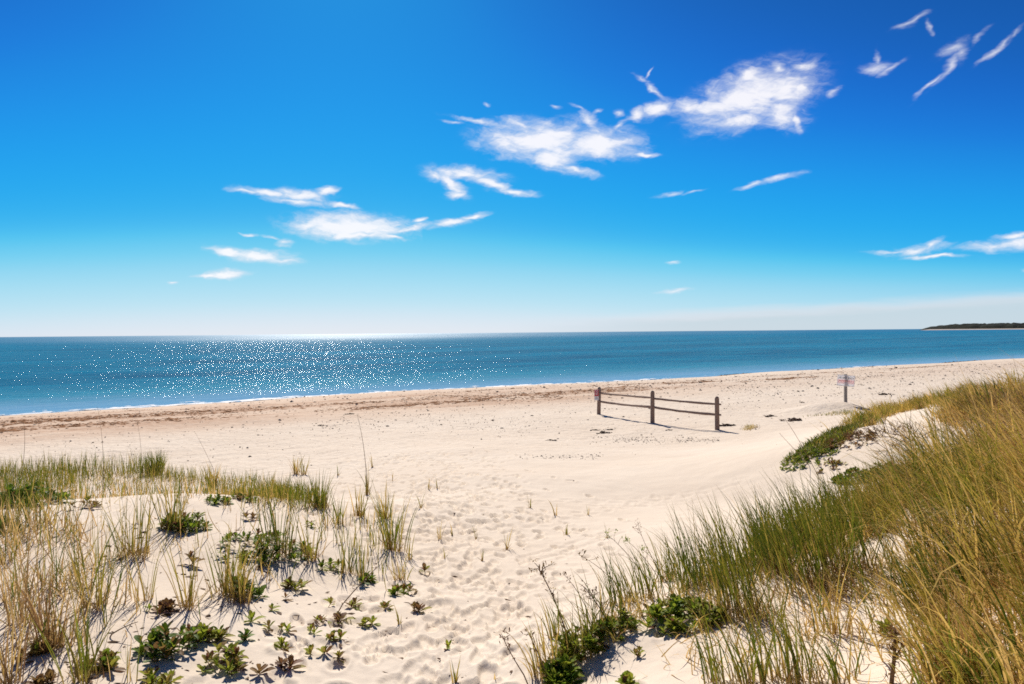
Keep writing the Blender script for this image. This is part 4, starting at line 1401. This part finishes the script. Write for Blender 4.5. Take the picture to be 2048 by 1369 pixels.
def stalk(px, py, tx, ty, label, seeds=30, green=False, branches=4, thick=.004, head=.35, name='seed_stalk', cat='stalk', group=None):
    """A dead flower stalk from its foot to a tip in the photo, with side twigs and dry heads."""
    _seed[0] += 1
    rng = np.random.default_rng(_seed[0])
    b = hit(px, py)[0]
    d = rays(tx, ty)[0]
    tip = EYE + d * ((b[1] + rng.uniform(-.05, .1)) / d[1]) - b
    t = empty(name, b)
    tag(t, label, cat, group)
    u = np.linspace(0, 1, 8)[:, None]
    L = np.linalg.norm(tip)
    bow = np.array([rng.normal(0, .03), rng.normal(0, .03), .05]) * L
    pts = u * tip + 4 * u * (1 - u) * bow
    pts[0, 2] -= .03
    S = MB().tube(pts, np.linspace(thick, thick * .4, 8), 6)
    H = []
    for q in range(branches):
        a = rng.uniform(.35, .95)
        p = np.array([np.interp(a, u[:, 0], pts[:, i]) for i in range(3)])
        e = p + np.array([rng.normal(0, .35), rng.normal(0, .2), rng.uniform(.1, .7)]) * L * .22
        S.tube([p, (p + e) / 2 + rng.normal(0, .01, 3), e], [thick * .5, thick * .4, thick * .25], 5)
        H.append(e)
    S.build('stem', M_STEM, t)
    if seeds:
        a = 1 - head * rng.random(seeds) ** 1.3
        P = np.stack([np.interp(a, u[:, 0], pts[:, i]) for i in range(3)], 1) + rng.normal(0, .012, (seeds, 3))
        for e in H:
            P = np.vstack([P, e + rng.normal(0, .010, (5, 3))])
        m = len(P)
        V, Q, A = leaf_ribbons(P, rng.uniform(.012, .032, m), rng.uniform(0, 6.28, m), rng.uniform(.3, 1.6, m), rng.uniform(.6, 2.2, m), rng.uniform(.006, .013, m),
                               np.clip(rng.normal(.45 if green else .92, .1, m), .02, .98), rng, 3)
        mesh_obj('seed_head', V, [Q], M_LEAF, t, attr=A)
    return t


# -- tufts left of the path
for a in [
    (265, 1112, 150, 46, 'full grass tuft with a shaggy straw foot in the middle of the left hummock', .42, .8),
    (190, 1214, 185, 34, 'tall upright green tuft with spreading yellow straw at its foot', .34, .9),
    (167, 1362, 190, 34, 'tall narrow tuft rising from the very bottom edge, left of the leafy plants', .45, .5),
    (455, 1190, 135, 42, 'tall tuft touching the dark leafy bush in the middle of the hummock', .36, .9),
    (479, 1205, 120, 24, 'orange-footed tuft in front of the dark leafy bush, casting long shadows', .55, 1.6),
    (376, 1216, 175, 16, 'thin group of tall single blades with a straw foot between two larger tufts', .48, 1.2),
    (107, 1292, 170, 40, 'dark brown dry tuft near the lower left corner', .96, .9),
    (40, 1250, 190, 22, 'sparse brown tuft beside the left edge', .95, .7),
    (20, 1369, 170, 22, 'dark tuft cut by the lower left corner', .94, .7),
    (310, 948, 46, 130, 'round bushy dark green tuft standing up from the crest band', .30, .1),
    (640, 1016, 75, 50, 'dense green tuft ending the crest band toward the path', .38, .7),
    (592, 948, 38, 26, 'small brownish tuft alone just behind the crest band', .60, .3),
    (608, 950, 44, 14, 'slim tuft of few blades right beside the small brownish one', .55, .2),
    (786, 1100, 120, 46, 'tall green tuft nearest the path on the hummock edge', .34, .5),
    (770, 1037, 80, 26, 'short tuft at the hummock edge behind the tall green one', .50, .6),
    (720, 1032, 62, 22, 'low tuft with straw foot on the small sandy rise', .55, .9),
    (680, 1048, 75, 12, 'few thin upright blades between the crest end and the sandy rise', .45, .2),
    (694, 1146, 95, 16, 'narrow tuft of upright blades left of the leafy plant on the hummock flank', .36, .3),
    (722, 1152, 80, 24, 'tuft growing through the dark leafy plant on the hummock flank', .36, .3),
    (735, 990, 62, 10, 'little tuft at the foot of the tall pale stalk', .55, .4),
    (560, 1110, 140, 50, 'bushy tuft rising out of the wide leafy mat', .33, .4),
    (345, 1060, 140, 40, 'tuft growing through the green shrub in the middle of the hummock', .40, .5),
    (620, 1118, 110, 22, 'tuft of long blades leaning out right of the wide leafy mat', .45, .6),
    (425, 975, 50, 40, 'low dense tuft on the crest band above the grey-green mat', .50, .5),
    (300, 1200, 120, 12, 'handful of fine blades between the tall upright tuft and the straw-footed group', .5, .4),
    (800, 1160, 70, 14, 'thin straw tuft behind the last leafy plant before the path', .62, .7),
]:
    tuft(*a[:5], mu=a[5], dry=a[6], spread=.8 if a[3] > 100 else 1.0)

# -- sprigs standing alone on the path sand
for a in [
    (880, 1080, 40, 5, 'short sprig of blades left of the trodden path, second row'), (952, 1078, 26, 4, 'tiny forked sprig in the trodden path'),
    (1013, 1098, 46, 6, 'dense little sprig in the middle of the trodden path'), (965, 1122, 26, 3, 'dark two-bladed sprig in the path below the dense little one'),
    (890, 1117, 22, 3, 'very small sprig left of the dark two-bladed one'), (1060, 1016, 30, 3, 'leftmost of three far sprigs right of the path'),
    (1111, 1032, 34, 3, 'middle and tallest of three far sprigs right of the path'), (1176, 1031, 28, 3, 'rightmost of three far sprigs right of the path'),
    (1131, 1070, 26, 6, 'fan-shaped sprig nearer than the three far ones'), (1214, 1076, 32, 3, 'single leaning blade above the goldenrod stalks'),
    (858, 980, 22, 5, 'left one of two neighbouring far sprigs beside the path'), (876, 978, 20, 4, 'right one of two neighbouring far sprigs beside the path'),
    (842, 1016, 30, 3, 'bent blade on the smooth sand left of the path'), (786, 962, 30, 2, 'lone thin blade far left of the path'),
    (676, 952, 22, 5, 'small dark sprig behind the crest tip'), (745, 935, 30, 6, 'sprig right of the tall pale stalk'),
    (822, 1120, 60, 6, 'long leaning blades between the hummock tufts and the path'), (905, 1072, 24, 3, 'small bent sprig between two others at the path edge'),
    (911, 1366, 50, 8, 'brown spiky sprig at the bottom edge in the path'), (800, 1250, 40, 4, 'flat dry sprig on the left side of the path'),
    (990, 1362, 18, 3, 'tiny sprig at the bottom edge right of the brown spiky one'),
]:
    tuft(a[0], a[1], a[2] * 1.1, a[3], a[4], mu=.48, dry=.3, group='lone sprigs on the sand', spread=.7)

# -- leafy plants left of the path
for a in [
    (655, 1210, 42, 'bright yellow-green plant with four upright leaves near the leaning stem', 26, 1, .48, .05),
    (546, 1222, 44, 'green rosette just right of the orange-footed tuft', 26, 1, .40, .05),
    (500, 1246, 40, 'round light green rosette above a darker one', 22, 1, .42, .05),
    (500, 1278, 52, 'dark green star-shaped rosette below the round light one', 26, 2, .18, .1),
    (558, 1262, 60, 'green plant with brown lower leaves right of the star-shaped rosette', 34, 3, .40, .35),
    (618, 1266, 46, 'bright green plant with a brown branch lying to its left', 30, 2, .46, .25),
    (646, 1244, 38, 'reddish brown plant between two bright green ones', 36, 2, .70, .5),
    (677, 1244, 44, 'brown branching plant right of the reddish brown one', 34, 3, .72, .5),
    (565, 1300, 46, 'compact upright green plant with a toothed outline', 40, 3, .40, .1),
    (674, 1284, 50, 'green plant with a brown twig on its left, nearest the path', 36, 3, .36, .3),
    (640, 1312, 44, 'dull green spindly plant in the lowest row', 26, 2, .60, .3),
    (676, 1318, 36, 'small brownish plant at the right end of the lowest row', 28, 2, .64, .4),
    (577, 1334, 56, 'flat dry yellow-brown plant below the compact green one', 30, 3, .74, .5),
    (514, 1348, 16, 'tiny dark brown seedling alone on bare sand', 18, 1, .95, .9),
    (452, 1330, 118, 'large bright green clump with brown edges on bare sand', 70, 12, .40, .2),
    (405, 1278, 96, 'medium green clump above the large bright one', 52, 9, .40, .3),
    (345, 1300, 140, 'biggest dark green clump of broad leaves near the bottom', 90, 20, .22, .2),
    (592, 1180, 56, 'upright brownish green plant above the row of rosettes', 50, 4, .55, .4),
    (568, 1200, 24, 'small brown plant left of the upright brownish one', 18, 1, .9, .7),
    (660, 1138, 56, 'yellow-green bushy plant on the right flank of the hummock', 50, 5, .42, .15),
    (737, 1168, 54, 'dark green plant with tall blades growing through it', 40, 5, .26, .2),
    (800, 1188, 54, 'olive plant nearest the path with straw around it', 38, 4, .34, .3),
    (850, 1146, 28, 'lone dark sprig-like plant beside the path', 16, 1, .7, .5),
    (733, 1252, 44, 'yellow-green plant with a trailing dead stem', 30, 3, .45, .3),
    (706, 1214, 32, 'small dull plant between the leaning stem and the path', 26, 2, .6, .4),
    (773, 1218, 30, 'dark withered plant standing at the path edge', 30, 2, .9, .6),
    (830, 1220, 40, 'dry flat twiggy plant on the left side of the path', 16, 2, .85, .7),
    (892, 1300, 18, 'tiny green plant alone in the trodden path', 10, 1, .35, .1),
    (379, 1130, 50, 'spindly brown-leaved plant behind the thin tall blades', 46, 3, .8, .5),
    (331, 1224, 60, 'dark reddish brown leafy plant above the big green clump', 34, 5, .95, .8),
    (298, 1222, 20, 'small green plant left of the dark reddish one', 16, 1, .3, .1),
    (205, 1326, 90, 'green and brown plant at the foot of the tall narrow tuft', 48, 7, .42, .4),
    (70, 1312, 80, 'withered brown leaves close to the lower left corner', 34, 6, .92, .8),
    (311, 1369, 80, 'bright green plant cut by the bottom edge below the big clump', 34, 6, .48, .1),
    (90, 1368, 60, 'dark brown withered plant cut by the bottom edge', 26, 4, .92, .7),
    (165, 1016, 70, 'brown-leaved plant right of the dark green bush near the left edge', 46, 5, .85, .6),
    (437, 1006, 60, 'grey-green mat of small leaves on bare sand below the crest', 28, 10, .2, .2),
    (492, 1000, 60, 'dark patch of small leaves under the crest band', 22, 8, .2, .4),
    (500, 1040, 36, 'small brown plant above the wide leafy mat', 30, 3, .85, .6),
    (622, 1054, 34, 'small dark plant above the right end of the wide leafy mat', 32, 3, .3, .2),
]:
    plant(a[0], a[1], a[2], a[3], hpx=a[4], n=a[5] if a[5] < 4 else int(a[5] * 1.5), mu=a[6] + (.10 if a[6] < .6 else 0), brown=a[7], leaf=.062 if a[5] > 0 else .05)
plant(525, 1098, 200, 'wide low mat of green leaves in the middle of the left hummock', hpx=60, n=66, mu=.26, brown=.2, leaf=.06, name='low_shrub', cat='shrub', group=None)
plant(372, 1058, 100, 'dark green shrub with bright leaf tips on the left hummock', hpx=60, n=44, mu=.26, brown=.15, leaf=.07, name='low_shrub', cat='shrub', group=None)
plant(60, 1008, 150, 'dense dark green bush at the left edge under the crest', hpx=75, n=70, mu=.20, brown=.1, leaf=.07, name='low_shrub', cat='shrub', group=None)
plant(130, 992, 70, 'flat blackish mat right of the dark bush by the left edge', hpx=22, n=14, mu=.08, brown=.3, leaf=.055, name='low_shrub', cat='shrub', group=None)
plant(15, 1058, 70, 'dark leafy bush partly cut by the left edge', hpx=50, n=16, mu=.12, brown=.1, leaf=.06, name='low_shrub', cat='shrub', group=None)
plant(492, 1192, 80, 'dark leafy bush in the shade of the orange-footed tuft', hpx=72, n=18, mu=.16, brown=.15, leaf=.07, name='low_shrub', cat='shrub', group=None)

# -- tall single stalks
stalk(735, 1000, 714, 828, 'tall thin pale stalk rising alone behind the hummock tip', seeds=8, branches=0, thick=.006, head=.08)
stalk(205, 990, 195, 815, 'tall fine grass stalk, second from the left edge above the crest', seeds=6, branches=0, thick=.0045, head=.15, green=True, group='fine stalks above the crest band')
stalk(43, 950, 46, 838, 'dark upright stalk closest to the left edge above the crest', seeds=6, branches=0, thick=.006, head=.3, group='fine stalks above the crest band')
stalk(285, 960, 271, 825, 'fine stalk beside the round bushy tuft', seeds=4, branches=0, thick=.0035, head=.1, group='fine stalks above the crest band')
stalk(430, 945, 388, 862, 'bent fine stalk leaning left over the crest band', seeds=4, branches=0, thick=.004, head=.1, group='fine stalks above the crest band')
stalk(672, 1225, 760, 1130, 'long leaning brown stem between the leafy plants', seeds=10, branches=1, thick=.005, head=.9)
stalk(215, 1275, 276, 1244, 'dark stick leaning right from the foot of the tall upright tuft', seeds=0, branches=0, thick=.005)

# -- the dune on the right
LEAN = (2.5, .25)
for a in [
    (1698, 1142, 205, 90, 'tall thick tuft with a brown foot at the top of the near dune', .36, .5),
    (1645, 1178, 220, 110, 'tallest green tuft standing against the pale beach', .34, .8),
    (1565, 1146, 170, 80, 'bright green tuft left of the tallest one', .30, .6),
    (1600, 1100, 150, 70, 'leaning tuft behind the bright green one', .36, .5),
    (1483, 1230, 200, 90, 'tuft with a rusty orange dry foot on the dune edge', .38, 1.3),
    (1520, 1100, 120, 60, 'fine-bladed tuft on the path side of the dune top', .36, .5),
    (1440, 1150, 150, 60, 'slanting tuft above the large green shrub', .34, .6),
    (1390, 1170, 150, 46, 'thin tuft with very long tips left of the slanting one', .36, .5),
    (1244, 1206, 110, 44, 'pointed tuft standing alone over the goldenrod', .36, .3),
    (1290, 1200, 110, 46, 'tuft between the pointed one and the large green shrub', .40, .5),
    (1340, 1160, 100, 40, 'tuft with a flat straw skirt behind the large green shrub', .42, .6),
    (1091, 1345, 105, 40, 'yellow tuft with arching tips at the foot of the dune', .60, .8),
    (1110, 1275, 85, 18, 'small slim tuft left of the dead black stalk', .40, .3),
    (1664, 1268, 150, 26, 'short straw tuft on the near sand slope', .62, .8),
    (1572, 1358, 190, 24, 'broad-bladed green tuft at the bottom edge of the dune', .32, .4),
    (1432, 1369, 170, 22, 'few wide green blades rising from the bottom edge', .28, .2),
    (1520, 1369, 190, 26, 'fan of green blades between two others at the bottom edge', .32, .4),
    (1616, 1369, 170, 30, 'mixed green and straw tuft at the bottom edge', .5, .8),
    (1690, 1369, 150, 20, 'thin green blades at the bottom edge near the dead seed stalk', .38, .4),
    (1480, 1369, 130, 14, 'thin leaning blades at the bottom edge beside the fan', .34, .3),
    (1740, 1060, 120, 50, 'straw tuft where the sand trough starts', .62, .9),
]:
    tuft(*a[:5], mu=a[5], dry=a[6], lean=LEAN, spread=1.1)
plant(1362, 1238, 175, 'large green shrub half buried in grass on the dune edge', hpx=70, n=50, mu=.42, brown=.05, leaf=.06, name='low_shrub', cat='shrub', group=None, leaves=14)
plant(1124, 1366, 90, 'glossy green bush at the bottom edge of the dune', hpx=70, n=16, mu=.42, brown=.05, leaf=.07, name='low_shrub', cat='shrub', group=None, leaves=13)
plant(1162, 1300, 110, 'olive bush with fine leaves under the dead black stalk', hpx=90, n=46, mu=.5, brown=.1, leaf=.04, name='low_shrub', cat='shrub', group=None, leaves=13)
plant(1225, 1268, 100, 'olive bush with fine leaves under the second dead stalk', hpx=80, n=28, mu=.5, brown=.15, leaf=.04, name='low_shrub', cat='shrub', group=None, leaves=13)
plant(1255, 1369, 46, 'small bright green plant on the white sand at the bottom edge', hpx=50, n=4, mu=.45, brown=.05, leaf=.05)
plant(1277, 1312, 30, 'little yellow plant on the white sand slope', hpx=36, n=3, mu=.62, brown=.2, leaf=.035)
plant(1776, 1268, 50, 'green leafed sprig above the dead seed stalk on the sand slope', hpx=70, n=4, mu=.5, brown=.3, leaf=.05)
plant(1616, 916, 120, 'bright green spreading plant on the tip of the far sand mound', hpx=24, n=110, mu=.46, brown=.05, leaf=.045, name='low_shrub', cat='shrub', group=None, leaves=12)
plant(1668, 880, 80, 'narrow strip of yellow-green plants along the path edge of the far mound', hpx=20, n=70, mu=.52, brown=.1, leaf=.05, name='low_shrub', cat='shrub', group=None)
plant(1730, 952, 130, 'dark green creeping mat on the white sand of the far mound', hpx=22, n=80, mu=.2, brown=.1, leaf=.075, name='low_shrub', cat='shrub', group=None, leaves=11)
plant(1660, 935, 70, 'loose brownish creeping plant below the bright green spreading plant', hpx=16, n=16, mu=.6, brown=.5, leaf=.07, name='low_shrub', cat='shrub', group=None)
plant(1700, 885, 110, 'rusty brown low scrub on the far mound', hpx=34, n=46, mu=.82, brown=.4, leaf=.07, name='low_shrub', cat='shrub', group=None)

for a in [(1139, 1290, 1077, 1138, 'dead black stalk with crumbled seeds leaning left over the path', 60, 6, .006, .85),
          (1226, 1266, 1165, 1172, 'second dead dark stalk with a drooping seed cluster', 36, 4, .005, .5),
          (1188, 1260, 1125, 1146, 'thin stalk with a hooked top left of the second dead one', 10, 2, .003, .15),
          (1262, 1200, 1158, 1110, 'long thin stalk with a curled tip over the path sand', 10, 2, .003, .2),
          (1330, 1160, 1275, 1044, 'long arching stalk with a beaded tip highest over the path sand', 22, 1, .003, .25),
          (1060, 1369, 1003, 1268, 'bare dark twig at the bottom edge leaning left', 14, 3, .004, .6),
          (1100, 1369, 1057, 1268, 'bare dark twig with side shoots beside the other one at the bottom edge', 14, 4, .004, .6),
          (1782, 1369, 1790, 1262, 'thick dead seed stalk full of dark capsules at the bottom edge', 130, 6, .010, .9),
          (1620, 930, 1560, 868, 'thin dark blade-like stalk in front of the far mound, left one', 2, 0, .005, .1),
          (1640, 960, 1570, 838, 'taller thin dark stalk in front of the far mound', 4, 0, .005, .15)]:
    stalk(a[0], a[1], a[2], a[3], a[4], seeds=a[5], branches=a[6], thick=a[7], head=a[8])
for a in [(1300, 1170, 1210, 1066, 'green goldenrod stalk with a leaf cluster over the path, left one'), (1320, 1160, 1252, 1080, 'green goldenrod stalk with a leaf cluster, second over the path'),
          (1335, 1150, 1283, 1098, 'shorter goldenrod stalk with a bright leaf cluster'), (1430, 1130, 1352, 1076, 'goldenrod stalk with leaf clusters in front of the slanting tuft')]:
    stalk(*a, seeds=18, green=True, branches=2, thick=.003, head=.12, group='goldenrod stalks')


def dead_brush(px, py, wpx, hpx, n, label):
    """Tangle of bare grey-brown twigs."""
    _seed[0] += 1
    rng = np.random.default_rng(_seed[0])
    b = hit(px, py)[0]
    k = px_size(b)
    t = empty('dead_brush', b)
    tag(t, label, 'brush')
    S = MB()
    for i in range(n):
        p = np.array([rng.normal(0, wpx * k * .28), rng.normal(0, wpx * k * .2), 0])
        p[2] = float(gz(b[0] + p[0], b[1] + p[1])) - b[2] - .02
        d = np.array([rng.normal(-.3, .7), rng.normal(0, .6), abs(rng.normal(.4, .35))]); d /= np.linalg.norm(d)
        L = hpx * k * rng.uniform(.6, 1.6)
        m1 = p + d * L * .5 + rng.normal(0, .03, 3); e = m1 + (d + rng.normal(0, .35, 3)) * L * .5
        S.tube([p, m1, e], [.006, .0045, .002], 5)
        for q in range(2):
            S.tube([m1, m1 + (d + rng.normal(0, .7, 3)) * L * .35], [.004, .002], 4)
    S.build('twigs', M_STEM, t)


dead_brush(1778, 868, 90, 26, 44, 'tangle of dead dark twigs on the white sand of the far mound')
dead_brush(1725, 868, 60, 20, 22, 'smaller tangle of dead twigs left of the big one on the far mound')
dead_brush(1830, 880, 90, 30, 40, 'brown dead brush sinking into the grass behind the far mound')


def driftwood(px, py, qx, qy, r, label):
    a, b = hit([px, qx], [py, qy])
    o = empty('driftwood_stick', a)
    bpy.data.objects.remove(o)
    u = np.linspace(0, 1, 7)[:, None]
    pts = u * (b - a) + np.array([0, 0, r * .8]) + np.random.default_rng(5).normal(0, r * .2, (7, 3))
    o = MB().tube(pts, [r * .6, r, r, r * .9, r, r * .8, r * .5], 7).build('driftwood_stick', M_GREY)
    o.location = a
    tag(o, label, 'driftwood', 'pale driftwood sticks on the dune')


driftwood(1877, 829, 1904, 842, .035, 'longer pale driftwood stick lying in the grass of the far dune')
driftwood(1884, 838, 1902, 846, .028, 'shorter pale driftwood stick below the longer one')
